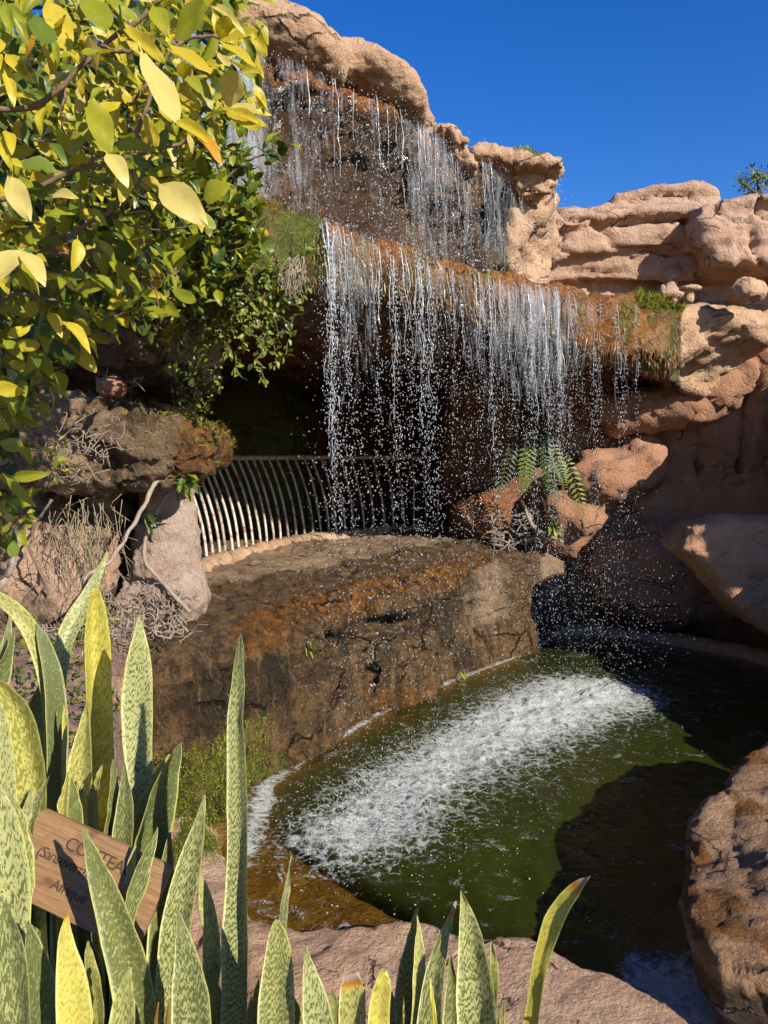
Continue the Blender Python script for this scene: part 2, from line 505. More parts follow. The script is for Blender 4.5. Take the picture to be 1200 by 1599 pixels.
# ------------------------------------------------------------------ the ground far around
gm = M('dry_ground')
co = gm.n('TexCoord').outputs['Object']
c_ = gm.mix(gm.noise(co, 0.6, 6), col(0.30, 0.20, 0.13), col(0.22, 0.15, 0.10))
DRY = gm.done(gm.n('BsdfPrincipled', {'Base Color': c_, 'Roughness': 0.95, 'Normal': gm.bump(gm.noise(co, 8, 6), 0.6, 0.05)}).outputs[0])
link('ground', new_mesh('ground', [(-900, -900, -1.3), (900, -900, -1.3), (900, 900, -1.3), (-900, 900, -1.3)], [(0, 1, 2, 3)], mat=DRY, smooth_=False), kind='structure')

# ------------------------------------------------------------------ ledge beneath the railing
LZ = 1.0
rim = [G(150, 985, LZ), G(250, 990, LZ), G(335, 975, LZ), G(430, 957, LZ), G(490, 932, LZ), G(560, 912, LZ), G(640, 893, LZ), G(700, 880, LZ), G(745, 868, LZ), G(800, 857, LZ), G(872, 853, LZ)]
foot = [G(240, 1330, 0), G(330, 1310, 0), G(392, 1290, 0), G(408, 1232, 0), G(480, 1180, 0), G(540, 1145, 0), G(600, 1110, 0), G(700, 1065, 0), G(760, 1042, 0), G(820, 1020, 0), G(878, 985, 0)]
rimp = [tuple(p[:2]) for p in rim] + [(2.15, 9.6), (2.0, 11), (-2.6, 11), (-2.6, 5.0)]
footp = [tuple(p[:2]) for p in foot] + [(2.15, 9.6), (2.0, 11), (-2.6, 11), (-2.6, 4.4)]
def f_ledge(g):
    d1 = poly2(g[0][..., 0], g[1][..., 0], rimp)[:, :, None]
    d0 = poly2(g[0][..., 0], g[1][..., 0], footp)[:, :, None]
    t = np.clip(g[2] / LZ, 0, 1) ** 1.6
    wall = d0 * (1 - t) + d1 * t
    # notches and swells that the water has cut under the rim
    wall = wall - 0.10 * smooth(0.55, 0.8, g[2]) * (1 - smooth(0.8, 1.02, g[2])) * (0.4 + 0.6 * np.sin(g[0] * 7.0 + g[1] * 2))
    top = g[2] - (LZ + 0.012 * np.sin(g[0] * 3)) - 0.02 * smooth(0.0, -0.7, d1) + 0.07 * smooth(-0.8, 0.0, d1)
    wall = wall - 0.07 * np.sin(2.2 * g[0] + 3.1 * g[1] + 0.6 * np.sin(4 * g[0])) * smooth(1.0, 0.75, g[2]) - 0.05 * np.sin(6.3 * g[0] - 2.0 * g[1] + 1.5 * g[2]) * smooth(0.95, 0.7, g[2])
    f = extr(wall, np.maximum(top, -0.4 - g[2]), 0.24)
    a = G(520, 930, LZ)
    f = sc(f, cap(g, (a[0] + 0.03, a[1] + 0.25, 1.02), (a[0] + 0.03, a[1] - 0.30, 0.70), 0.03, 0.07), 0.08)   # water channel
    b = G(455, 990, 0.75)
    f = sc(f, ell(g, (b[0] + 0.03, b[1] - 0.10, 0.62), (0.42, 0.30, 0.15), 0.65), 0.08)
    b2 = G(600, 985, 0.6)
    f = sc(f, ell(g, (b2[0], b2[1] - 0.02, 0.62), (0.50, 0.22, 0.13), 0.75), 0.10)
    for q_, zz in ((560, 0.5), (660, 0.5), (735, 0.45)):
        c_ = G(q_, 1010 - (q_ - 560) * 0.18, zz)
        f = sc(f, cap(g, (c_[0], c_[1] + 0.10, 0.95), (c_[0] + 0.05, c_[1] - 0.02, 0.15), 0.05, 0.10), 0.12)                                     # hollow below the rim
    return f
def z_ledge(v, n):
    p = v.T
    px = 600 + v[:, 0] / v[:, 1] * 1200
    d1 = -poly2(v[:, 0], v[:, 1], rimp)
    top = smooth(0.5, 0.85, n[:, 2]) * smooth(0.85, 0.93, v[:, 2])
    dry = 0.15 * smooth(0.15, 0.5, d1) * top + 0.65 * smooth(0.70, 1.0, d1) * top + smooth(835, 860, px) * smooth(0.2, 0.5, v[:, 2]) * 0.9
    m1 = mixz(p, 1.9, 301); m2 = mixz(p, 3.1, 302)
    alg = (1.25 * np.exp(-((d1 - 0.10) / 0.20) ** 2) * smooth(0.62, 0.85, v[:, 2]) * smooth(330, 400, px) * (1 - smooth(740, 800, px)) * (0.55 + 0.6 * m1)
           + 0.30 * smooth(0.5, 0.75, m1) * (1 - top) * (1 - smooth(600, 700, px)) + 0.5 * smooth(0.3, 0.05, v[:, 2]) * smooth(0.3, 0.6, m2))
    moss = 0.40 * smooth(0.5, 0.75, m2) * (1 - top) * (1 - smooth(0.55, 0.9, v[:, 2])) + 1.1 * np.exp(-((v[:, 0] + 0.95) / 0.22) ** 2) * smooth(0.45, 0.1, v[:, 2])
    grime_shade = (0.45 * smooth(0.4, 0.65, mixz(p, 2.4, 303)) + 0.45 * np.exp(-((px - 715) / 25) ** 2)) * (1 - top * 0.6) + 0.12 * top + 0.55 * (1 - top) * smooth(0.80, 0.70, v[:, 2]) * smooth(0.38, 0.55, v[:, 2]) * smooth(740, 640, px)
    pale = np.exp(-((px - 765) / 40) ** 2) * (1 - top) * smooth(0.2, 0.45, v[:, 2])
    return {'wet': (1.0 - dry) * (1 - 0.75 * pale), 'algae': alg * (1 - dry), 'moss': moss, 'grime_shade': grime_shade * (1 - dry)}
rock('ledge_rock', WETR, (-2.7, 3.6, -0.45), (2.3, 11.1, 1.2), 0.033, f_ledge, std_disp(0.03, 1.9, 0.013, 0.04, seed=3, fa=0.035, fs=3.2), z_ledge,
     label='wet brown and orange stained rock ledge below the curved railing', cat='rock')

# ------------------------------------------------------------------ back cliff with the cave hollowed out of it, and the path in the cave
def f_back(g):
    f = plan(g, [(-6.5, 7.5), (-3.2, 7.9), (-2.3, 9), (1.0, 9.15), (1.7, 8.95), (2.3, 8.75), (3.0, 8.6), (3.9, 8.0), (4.7, 7.4), (6.5, 7.4), (6.5, 14), (-6.5, 14)], -0.5, 4.2, 0.25)
    cave = box(g, (-1.0, 9.4, 1.75), (2.15, 2.6 - 0.0, 1.35), 0.7)
    cave = sc(cave, ell(g, (-2.3, 11.2, 1.5), (1.5, 1.5, 2.2)), 0.3)
    cave = su(cave, ell(g, (-0.1, 9.6, 1.9), (1.15, 2.4, 1.3)), 0.2)
    f = sc(f, cave, 0.25)
    f = sc(f, box(g, (-3.9, 10.2, 1.95), (1.3, 1.0, 0.95), 0.3), 0.2)          # unseen tunnel out the back, added to let sky light into the cave
    f = sc(f, box(g, (-4.4, 12.4, 2.0), (1.1, 2.6, 1.0), 0.3), 0.2)
    f = su(f, cap(g, (1.25, 9.5, 0.8), (1.15, 9.5, 3.2), 0.42, 0.5), 0.25)                 # pillar at the end of the railing
    for px, py, Y, r, rot in ((950, 742, 8.45, (0.50, 0.36, 0.30), 0.3), (1005, 715, 8.45, (0.24, 0.3, 0.22), 0), (905, 800, 8.6, (0.42, 0.36, 0.36), 0.2), (880, 840, 8.7, (0.3, 0.35, 0.25), 0),
                              (1112, 668, 8.25, (0.085, 0.14, 0.16), 0), (1060, 900, 8.5, (1.0, 0.5, 0.7), 0), (1150, 700, 8.5, (0.35, 0.4, 0.8), 0), (760, 800, 9.1, (0.34, 0.3, 0.27), 0.2)):
        f = su(f, ell(g, P(px, py, Y), r, rot), 0.12)
    f = su(f, cap(g, P(960, 645, 8.4), P(1080, 622, 8.1), 0.2, 0.24), 0.15)
    f = su(f, cap(g, P(1080, 622, 8.1), P(1230, 560, 8.0), 0.24, 0.22), 0.15)
    for px, py, Y, h in ((1047, 722, 8.2, (0.05, 0.35, 0.26)), (1075, 790, 8.2, (0.035, 0.3, 0.09)), (1100, 722, 8.2, (0.03, 0.3, 0.17)), (1168, 660, 8.0, (0.03, 0.35, 0.55))):
        f = sc(f, box(g, P(px, py, Y), h, 0.03), 0.06)
    return f
def z_back(v, n):
    p = v.T
    m1 = mixz(p, 1.2, 401)
    cave = smooth(1.35, 0.9, v[:, 0]) * smooth(8.9, 9.3, v[:, 1])
    return {'moss': cave * (0.35 * m1 + 0.55 * smooth(-0.5, -1.2, v[:, 0])), 'grime_shade': cave * 0.0 + 0.55 * smooth(0.5, 0.7, m1) * smooth(0.6, 0.1, v[:, 2]) + 0.8 * np.exp(-((v[:, 0] - 1.75) / 0.3) ** 2) * smooth(1.2, 2.2, v[:, 2]), 'wet': smooth(0.5, 0.1, v[:, 2]) + smooth(1.9, 1.6, v[:, 0]) * 0.8}  # includes a darker band right of the pillar, stronger higher up
rock('back_cliff', RED, (-6.6, 7.2, -0.55), (6.6, 13.2, 4.3), 0.06, f_back, std_disp(0.07, 1.0, 0.02, 0.05, strata=0.02, ss=5, seed=21, fa=0.07, fs=1.8), z_back,
     label='tall red rock wall behind the pool with a dark cave in it', cat='cliff')

# ------------------------------------------------------------------ overhanging slab that the lower fall drops from
FZ = 3.4
lip = [G(330, 285, FZ), G(430, 302, FZ), G(488, 326, FZ), G(560, 350, FZ), G(640, 376, FZ), G(700, 402, FZ), G(760, 420, FZ), G(860, 440, FZ), G(930, 453, FZ), G(1000, 459, FZ), G(1058, 466, FZ)]
lipp = [tuple(p[:2]) for p in lip]
slab = [(-4.5, 5.6), (-2.2, 5.4), (-1.45, 4.75)] + lipp + [(2.9, 7.2), (3.5, 7.75), (4.2, 8.0), (5.5, 8.0), (5.5, 10.5), (-4.5, 10.5)]
def lip_at(t):
    """point along the lip, 0 = left end (px 330), 1 = right end (px 1058)"""
    x = t * (len(lip) - 1)
    i = min(int(x), len(lip) - 2)
    return lip[i] + (lip[i + 1] - lip[i]) * (x - i)
def f_slab(g):
    x2, y2 = g[0][..., 0], g[1][..., 0]
    d = poly2(x2, y2, slab)[:, :, None]
    wob = 0.05 * np.sin(g[0] * 5.1 + 1) + 0.04 * np.sin(g[0] * 11 + g[1] * 3)
    d = d + wob * 0.6 + 0.22 * smooth(3.0, 2.6, g[2])
    zb = 2.97 - 0.17 * smooth(1.2, 2.0, g[0]) + 0.25 * smooth(-0.2, -2.5, d) + 0.10 * np.sin(g[0] * 3.1 + 0.6) - 0.10 * smooth(1.9, 2.5, g[0]) * smooth(-1.2, 0, d)
    top = g[2] - FZ - 0.02 * np.sin(g[0] * 9)
    f = extr(d, np.maximum(top, zb - g[2]), 0.12)
    a = P(1130, 500, 7.6)
    f = su(f, ell(g, (a[0], a[1] + 0.2, 3.25), (0.7, 0.55, 0.24), 0.5), 0.12)
    f = sc(f, ell(g, (3.35, 7.1, 2.65), (0.62, 0.75, 0.42), 0.6), 0.06)
    return f
def z_slab(v, n):
    p = v.T
    px = 600 + v[:, 0] / v[:, 1] * 1200
    d = -poly2(v[:, 0], v[:, 1], slab)
    fr = smooth(0.55, 0.2, d) * smooth(1065, 1048, px)
    m1 = mixz(p, 2.6, 501); m2 = mixz(p, 4.3, 502)
    up = smooth(3.2, 3.36, v[:, 2])
    alg = fr * (0.45 * m1 + 0.75 * up + 0.55 * smooth(880, 930, px) * smooth(0.35, 0.6, m2))
    moss = fr * (0.55 * smooth(0.5, 0.75, m2) + 0.5 * smooth(1000, 1030, px) + 0.6 * smooth(520, 470, px))
    gr = (0.4 + 0.5 * m1) * smooth(2.3, 1.9, v[:, 0]) * smooth(3.3, 3.0, v[:, 2]) + fr * 0.35 * smooth(900, 860, px) + 0.9 * smooth(1030, 1050, px) * smooth(1068, 1050, px)  # darker low on the slab and in a strip near its right end
    return {'wet': fr + smooth(1045, 1030, px) * 0.9, 'algae': alg, 'moss': moss, 'grime_shade': gr}
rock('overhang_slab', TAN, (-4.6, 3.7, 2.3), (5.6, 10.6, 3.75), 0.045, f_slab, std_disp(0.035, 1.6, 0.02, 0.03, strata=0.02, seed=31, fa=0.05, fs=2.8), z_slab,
     label='broad overhanging rock slab with orange algae that the lower fall drops from', cat='rock')

# ------------------------------------------------------------------ upper tier: wet face, capping boulders
UZ = 4.32
back_off = 0.42
ufront = [(-3.2, 4.45), (-1.3, 4.40), (-0.72, 4.62)] + [(p[0] + 0.0, p[1] + back_off) for p in lip[3:8]] + [(1.32, 6.75), (1.6, 7.3)]
upoly = ufront + [(1.5, 8.6), (-3.2, 8.6)]
def f_upper(g):
    d = poly2(g[0][..., 0], g[1][..., 0], upoly)[:, :, None]
    d = d + 0.10 * np.sin(g[2] * 7 + g[0] * 2.2) * smooth(0.9, 0.5, g[0]) + 0.10 * smooth(4.0, 3.5, g[2])
    f = extr(d, np.abs(g[2] - (3.3 + UZ) / 2) - (UZ - 3.3) / 2, 0.08)
    # the eroded right end: two legs with a hollow between
    a, b = P(800, 345, 6.65), P(760, 350, 6.55)
    f = sc(f, ell(g, b, (0.13, 0.35, 0.22)), 0.08)
    f = su(f, cap(g, P(836, 330, 6.7), P(785, 400, 6.6), 0.10, 0.13), 0.1)
    f = sc(f, ell(g, P(880, 380, 6.75), (0.30, 0.5, 0.34), 0.0, -0.7), 0.06)
    return f
def z_upper(v, n):
    p = v.T
    px = 600 + v[:, 0] / v[:, 1] * 1200
    m1 = mixz(p, 2.2, 601); m2 = mixz(p, 3.7, 602)
    wet = smooth(810, 770, px)
    return {'wet': wet, 'algae': wet * (0.08 + 0.35 * m1 + 0.6 * smooth(4.15, 4.3, v[:, 2])), 'moss': 0.40 * wet * smooth(0.5, 0.8, m2) + 0.9 * np.exp(-((px - 815) / 18) ** 2) * smooth(4.2, 4.3, v[:, 2]), 'grime_shade': wet * (0.66 + 0.45 * smooth(0.35, 0.65, mixz(p, 1.7, 603)))}
rock('upper_cliff', TAN, (-3.3, 4.1, 3.25), (2.0, 8.7, 4.5), 0.035, f_upper, std_disp(0.04, 2.0, 0.022, 0.05, strata=0.02, seed=41, fa=0.05, fs=3.5), z_upper,
     label='wet dark rock face of the upper tier behind the thin upper fall', cat='cliff')

def f_capst(g):
    f = cap(g, P(310, -25, 4.75), P(450, 72, 4.95), 0.235, 0.18)
    f = su(f, ell(g, P(462, 84, 4.98), (0.34, 0.34, 0.185), 0.5, -0.36), 0.1)
    f = su(f, ell(g, P(588, 146, 5.45), (0.38, 0.38, 0.15), 0.6, -0.50), 0.12)
    f = su(f, cap(g, P(470, 66, 5.0), P(612, 124, 5.5), 0.11, 0.11), 0.12)
    f = su(f, cap(g, P(630, 150, 5.6), P(662, 196, 5.75), 0.14, 0.08), 0.08)
    f = su(f, cap(g, P(440, 85, 5.3), P(600, 155, 6.0), 0.22, 0.24), 0.1)
    return f
rock('cap_boulder', TAN, (-2.0, 4.2, 3.9), (1.0, 6.6, 5.7), 0.024, f_capst, std_disp(0.014, 2.0, 0.012, 0.0, seed=51, fa=0.008, fs=5),
     lambda v, n: {'grime_shade': smooth(-0.2, -0.75, n[:, 2]) * 0.5},  # shade under the boulder put into its colour
     label='long rounded tan boulder capping the cliff above the upper fall', cat='boulder')
def f_wedge(g):
    f = face(g, xz([(668, 190), (700, 205), (722, 222), (742, 236), (748, 262), (706, 252), (672, 222)], 5.9), 5.85, 6.7, 0.07)
    return su(f, ell(g, P(700, 226, 6.0), (0.17, 0.3, 0.09), 0, -0.5), 0.05)
rock('wedge_stone', TAN, (0.2, 5.6, 3.9), (1.0, 6.9, 4.8), 0.022, f_wedge, std_disp(0.02, 3.0, 0.014, 0.03, seed=55, fa=0.03, fs=5),
     label='small sloping stone between the long boulder and the pointed rock', cat='rock')
def f_point(g):
    o = xz([(728, 236), (760, 232), (800, 238), (845, 254), (874, 268), (866, 282), (860, 300), (838, 318), (805, 316), (800, 292), (765, 276), (735, 262)], 6.5)
    f = face(g, o, 6.35, 7.4, 0.07)
    f = su(f, face(g, xz([(735, 240), (850, 256), (878, 268), (862, 276), (735, 262)], 6.4), 6.2, 7.3, 0.04), 0.04)
    return f
rock('pointed_rock', TAN, (0.6, 5.9, 3.8), (1.9, 7.6, 4.8), 0.024, f_point, std_disp(0.02, 2.6, 0.014, 0.05, strata=0.03, ss=9, seed=57, fa=0.035, fs=4.5),
     lambda v, n: {'moss': np.exp(-((v[:, 0] - 1.17) / 0.07) ** 2) * smooth(0.2, 0.7, n[:, 2]) * 1.2, 'grime_shade': smooth(-0.3, -0.8, n[:, 2]) * 0.4},  # moss on top; shade on the underside is painted in
     label='pointed tan rock jutting right at the end of the upper tier', cat='rock')

# ------------------------------------------------------------------ layered rocks at the right, against the sky
YS = 7.6
def f_strata(g):
    L = lambda pts, y0, y1, r=0.06: face(g, xz(pts, YS), y0, y1, r)
    f = L([(760, 470), (770, 418), (800, 395), (842, 372), (900, 360), (1000, 352), (1070, 350), (1300, 350), (1300, 440), (1000, 446), (880, 440)], 7.45, 9.0)
    f = su(f, L([(800, 385), (828, 345), (870, 334), (930, 330), (960, 314), (1000, 304), (1080, 299), (1108, 312), (1112, 326), (1096, 344), (1060, 356), (960, 362), (850, 380)], 7.35, 9.0, 0.05), 0.04)
    f = su(f, L([(812, 362), (830, 352), (960, 345), (1000, 338), (1090, 340), (1090, 349), (980, 358), (850, 376)], 7.24, 9.0, 0.03), 0.03)
    f = su(f, L([(790, 404), (900, 372), (1040, 360), (1060, 372), (1050, 396), (900, 406), (800, 424)], 7.32, 9.0, 0.04), 0.05)
    f = su(f, L([(1056, 352), (1100, 342), (1140, 338), (1200, 334), (1330, 330), (1330, 432), (1180, 436), (1080, 430), (1058, 405)], 7.02, 9.0, 0.06), 0.05)
    f = su(f, L([(1140, 340), (1330, 332), (1330, 350), (1150, 352)], 6.96, 9.0, 0.03), 0.03)
    f = su(f, L([(740, 500), (870, 440), (1330, 425), (1330, 500)], 7.62, 9.2, 0.05), 0.04)
    f = su(f, cap(g, P(1048, 430, 7.45), P(1046, 462, 7.3), 0.09, 0.10), 0.08)
    return f
rock('layered_rock', STRA, (0.9, 6.8, 3.2), (4.8, 9.1, 5.0), 0.027, f_strata, std_disp(0.008, 1.7, 0.010, 0.05, strata=0.045, ss=9, seed=61, fa=0.032, fs=2.2),
     lambda v, n: {'grime_shade': 0.35 * smooth(0.5, 0.75, mixz(v.T, 1.5, 611))},
     label='layered reddish rock outcrop against the sky right of the falls', cat='rock')

# ------------------------------------------------------------------ rocks on the right bank
def f_jut(g):
    f = ell(g, P(1190, 862, 6.8), (0.42, 0.3, 0.18), 0.2, 0.25)
    f = su(f, face(g, xz([(1050, 853), (1072, 824), (1120, 808), (1200, 810), (1300, 818), (1330, 1050), (1205, 993), (1155, 962), (1118, 922), (1088, 884)], 6.8), 6.55, 7.2, 0.10), 0.08)
    f = su(f, cap(g, P(1240, 900, 6.9), P(1500, 960, 7.1), 0.36, 0.5), 0.2)
    return f
rock('jutting_boulder', ROSE, (2.1, 5.9, 0.1), (4.9, 7.9, 2.2), 0.024, f_jut, std_disp(0.025, 1.6, 0.012, 0.0, seed=71, fa=0.02, fs=3),
     label='smooth pinkish boulder jutting over the pool from the right bank', cat='boulder')
def f_wetb(g):
    pts = [G(1062, 1300, 0.45)[:2], G(1072, 1258, 0.45)[:2], G(1120, 1225, 0.45)[:2], G(1160, 1180, 0.45)[:2], G(1200, 1150, 0.45)[:2], (2.6, 4.3), (2.8, 2.2), (1.75, 2.05), G(1185, 1500, 0.42)[:2], G(1120, 1470, 0.45)[:2], G(1075, 1425, 0.45)[:2], G(1060, 1370, 0.45)[:2]]
    d = poly2(g[0][..., 0], g[1][..., 0], pts)[:, :, None]
    d = d + 0.16 * smooth(0.40, -0.1, g[2])
    top = g[2] - 0.39 - 0.12 * smooth(0, -0.8, d) - 0.10 * smooth(3.0, 3.9, g[1])
    return extr(d, np.maximum(top, -0.6 - g[2]), 0.07)
rock('wet_boulder', BROWN, (0.9, 1.9, -0.65), (2.9, 4.6, 0.85), 0.019, f_wetb, std_disp(0.028, 1.8, 0.009, 0.01, seed=75, fa=0.012, fs=4),
     lambda v, n: {'wet': 0.42 + 0.5 * smooth(0.3, 0.1, v[:, 2]), 'algae': (0.15 + 0.75 * smooth(0.45, 0.65, mixz(v.T, 2.6, 751))) * smooth(0.2, 0.6, n[:, 2]), 'grime_shade': smooth(0.40, 0.2, v[:, 2]) * 0.95},  # wet and algae, plus side faces darkened as painted shade
     label='large wet brown boulder at the pool outlet in the lower right', cat='boulder')
def f_bank(g):
    pts = [(2.35, 2.0), (2.5, 3.2), (2.95, 3.8), (3.35, 4.4), (3.45, 5.4), (3.75, 6.2), (3.9, 7.3), (4.1, 8.3), (7, 8.5), (7, 1.2), (3.0, 1.2)]
    d = poly2(g[0][..., 0], g[1][..., 0], pts)[:, :, None]
    top = np.interp(g[1], [1.2, 2.2, 3.0, 3.6, 4.2, 5.2, 6.0, 6.5, 7.2, 8.6], [0.4, 0.45, 0.6, 0.8, 1.25, 1.3, 1.5, 2.65, 2.95, 2.9])  # out of view; height profile shaped to cast shade on pool and wall
    top = top - 0.35 * smooth(0.25, -0.0, -d)
    f = extr(d, np.maximum((g[2] - top) * 0.8, -0.5 - g[2]), 0.2)
    f = su(f, ell(g, (5.85, 4.0, 3.2), (0.78, 0.55, 0.46), 0.0), 0.10)  # unseen brow added to shade the jutting boulder
    return su(f, cap(g, (5.7, 4.1, 3.1), (6.3, 4.5, 0.4), 0.42, 0.9), 0.2)
rock('shade_bank', RED, (2.1, 1.0, -0.55), (7.3, 8.6, 3.9), 0.06, f_bank, std_disp(0.08, 0.9, 0.03, 0.05, strata=0.03, seed=81, fa=0.08, fs=1.8),
     label='unseen red rock bank right of the pool, shaped to shade it', cat='cliff')
def f_rim(g):
    a = [G(870, 992, 0.02), G(930, 992, 0.02), G(1000, 998, 0.02), G(1080, 1008, 0.03), G(1150, 1020, 0.04), G(1220, 1036, 0.04), G(1320, 1055, 0.04)]
    f = None
    for p, q in zip(a[:-1], a[1:]):
        d = cap(g, (p[0], p[1] + 0.16, 0.0), (q[0], q[1] + 0.18, 0.0), 0.13, 0.14)
        f = d if f is None else su(f, d, 0.06)
    return np.maximum(f, g[2] - 0.085)
rock('pool_rim', TAN, (1.6, 6.3, -0.3), (4.6, 9.2, 0.3), 0.026, f_rim, std_disp(0.018, 2.4, 0.008, seed=85),
     label='low pale stone rim along the far right edge of the pool', cat='rock')

# ------------------------------------------------------------------ kerb rock between the planting and the pool
def f_kerb(g):
    a = [(-1.55, 4.15), (-1.05, 3.85), (-0.88, 3.55), (-0.74, 3.2), (-0.52, 2.90), (-0.30, 2.80), (0.1, 2.78), (0.5, 2.70), (0.78, 2.50), (0.92, 2.25), (0.95, 1.9)]
    rr = [0.22, 0.19, 0.15, 0.16, 0.20, 0.24, 0.25, 0.25, 0.24, 0.24, 0.24]
    f = None
    for i in range(len(a) - 1):
        d = cap(g, (*a[i], -0.10), (*a[i + 1], -0.10), rr[i], rr[i + 1])
        f = d if f is None else su(f, d, 0.1)
    f = su(f, ell(g, (0.62, 2.42, -0.02), (0.36, 0.28, 0.16), -0.5), 0.12)
    f = su(f, plan(g, [(-1.7, 3.9), (-1.0, 3.4), (-0.7, 2.65), (0.5, 2.55), (0.85, 2.0), (0.9, 1.4), (-1.7, 1.4)], -0.5, 0.07, 0.1), 0.15)
    return np.maximum(f, g[2] - 0.13 - 0.02 * np.sin(g[0] * 4))
def z_kerb(v, n):
    m = mixz(v.T, 2.2, 911)
    inner = smooth(0.06, -0.02, v[:, 2])
    return {'wet': inner, 'algae': inner * (0.5 + 0.4 * m), 'moss': 0.8 * smooth(-0.6, -0.95, v[:, 0]) * smooth(0.4, 0.6, m) * smooth(3.4, 3.7, v[:, 1]), 'grime_shade': 0.15}
rock('kerb_rock', PINK, (-1.8, 1.3, -0.5), (1.7, 4.5, 0.35), 0.019, f_kerb, std_disp(0.018, 2.3, 0.006, 0.0, seed=91, fa=0.010, fs=5), z_kerb,
     label='low pinkish kerb rock along the near edge of the pool', cat='rock')

# ------------------------------------------------------------------ left side: cliff, nose rock, buttress, pillar
def f_left(g):
    f = plan(g, [(-6, 4.6), (-3.0, 4.75), (-2.2, 4.95), (-1.72, 5.3), (-1.60, 6.0), (-1.75, 6.8), (-2.3, 8.2), (-6, 8.5)], 0.4, 3.7, 0.2)
    f = su(f, ell(g, P(212, 560, 4.85), (0.34, 0.30, 0.22)), 0.12)
    f = su(f, ell(g, P(285, 560, 5.4), (0.28, 0.35, 0.30)), 0.08)
    f = su(f, ell(g, P(140, 500, 4.8), (0.55, 0.40, 0.33)), 0.12)
    f = sc(f, box(g, (-2.6, 4.9, 1.35), (1.15, 0.55, 0.38), 0.15, -0.1), 0.12)
    f = sc(f, cap(g, P(90, 598, 4.7), P(262, 628, 5.0), 0.10, 0.06), 0.06)
    f = su(f, cap(g, P(165, 770, 5.0), P(90, 985, 4.6), 0.10, 0.32), 0.16)                    # orange buttress
    f = su(f, cap(g, P(30, 760, 4.9), P(20, 960, 4.8), 0.3, 0.3), 0.15)
    return f
rock('left_cliff', PINK, (-6.1, 4.0, 0.35), (-1.0, 8.6, 3.8), 0.04, f_left, std_disp(0.05, 1.5, 0.022, 0.06, strata=0.03, seed=101, fa=0.05, fs=3),
     lambda v, n: {'moss': 0.5 * smooth(0.3, 0.8, n[:, 2]) * mixz(v.T, 3, 1011) + 0.5 * smooth(-1.9, -1.6, v[:, 0]) * mixz(v.T, 3, 1013), 'grime_shade': 0.55 * smooth(0.4, 0.65, mixz(v.T, 1.9, 1012)) + 0.8 * smooth(0, -0.5, n[:, 2])},  # random dark patches, and darker on downward faces
     label='pinkish rock cliff overgrown with plants on the left', cat='cliff')
def f_nose(g):
    o = xz([(30, 650), (70, 612), (150, 618), (215, 640), (280, 658), (318, 682), (322, 700), (305, 728), (262, 752), (200, 766), (120, 768), (40, 755)], 4.55)
    f = face(g, o, 4.3, 5.6, 0.14)
    f = su(f, ell(g, P(235, 700, 4.62), (0.40, 0.36, 0.20), 0, -0.08), 0.12)
    f = sc(f, ell(g, P(135, 712, 4.25), (0.24, 0.2, 0.11), 0, -0.2), 0.06)
    return f
rock('nose_rock', WETR, (-2.5, 3.9, 1.5), (-0.9, 5.8, 2.6), 0.022, f_nose, std_disp(0.025, 2.3, 0.014, 0.05, strata=0.03, ss=10, seed=111, fa=0.035, fs=4.5),
     lambda v, n: {'wet': 0.55 * smooth(-1.9, -1.6, v[:, 0]), 'moss': smooth(0.35, 0.8, n[:, 2]) * (0.15 + 0.5 * mixz(v.T, 4, 1111)) + 0.15 * smooth(-1.25, -1.12, v[:, 0]), 'algae': smooth(-1.22, -1.10, v[:, 0]) * 1.0, 'grime_shade': 0.12 * smooth(0.4, 0.65, mixz(v.T, 2.2, 1112)) + 0.35 * smooth(-0.2, -0.7, n[:, 2])},  # random grime, plus shade painted onto the underside
     label='wet brown overhanging rock nose with mossy orange tip above the pale pillar', cat='rock')
def f_pill(g):
    f = cap(g, P(262, 770, 5.15), P(258, 850, 5.05), 0.17, 0.19)
    f = su(f, cap(g, P(258, 850, 5.05), P(272, 935, 4.88), 0.19, 0.21), 0.1)
    f = su(f, cap(g, P(240, 880, 5.0), P(205, 960, 4.9), 0.12, 0.14), 0.1)
    return f
rock('pale_pillar', PALE, (-2.2, 4.4, 0.7), (-0.9, 5.7, 2.0), 0.02, f_pill, std_disp(0.025, 2.6, 0.016, 0.02, seed=121),
     lambda v, n: {'grime_shade': 0.45 * smooth(1.15, 0.98, v[:, 2])},
     label='pale rough rock pillar flaring at its foot below the overhanging nose', cat='rock')
rock('red_stone', RED, (-2.3, 4.2, 2.2), (-1.4, 4.9, 2.6), 0.02, lambda g: ell(g, P(175, 606, 4.5), (0.075, 0.09, 0.05), 0.4), std_disp(0.02, 5, 0.012, seed=131),
     label='small orange stone lying on top of the overhanging nose rock', cat='stone')
rock('round_stone', TAN, (2.9, 6.6, 3.3), (3.7, 7.4, 3.8), 0.02, lambda g: ell(g, P(1166, 456, 6.98), (0.19, 0.14, 0.10), 0.2), std_disp(0.03, 4, 0.012, seed=133),
     label='rounded tan stone lying in the recess below the layered rock', cat='stone')
def f_mush(g):
    a = P(1077, 451, 6.95)
    return su(ell(g, a, (0.10, 0.09, 0.025)), cap(g, a, (a[0], a[1], a[2] - 0.09), 0.035, 0.04), 0.02)
rock('flat_stone', TAN, (2.5, 6.7, 3.3), (3.0, 7.2, 3.7), 0.013, f_mush, std_disp(0.006, 8, 0.004, seed=134),
     label='small flat-topped stone perched on a stub beside the grass tuft', cat='stone')
rock('white_pebble', PALE, (2.3, 6.4, 3.3), (2.7, 7.0, 3.65), 0.01, lambda g: ell(g, P(1035, 452, 6.75), (0.026, 0.026, 0.045)), None,
     label='tiny whitish pebble standing behind the grass on the slab', cat='stone')

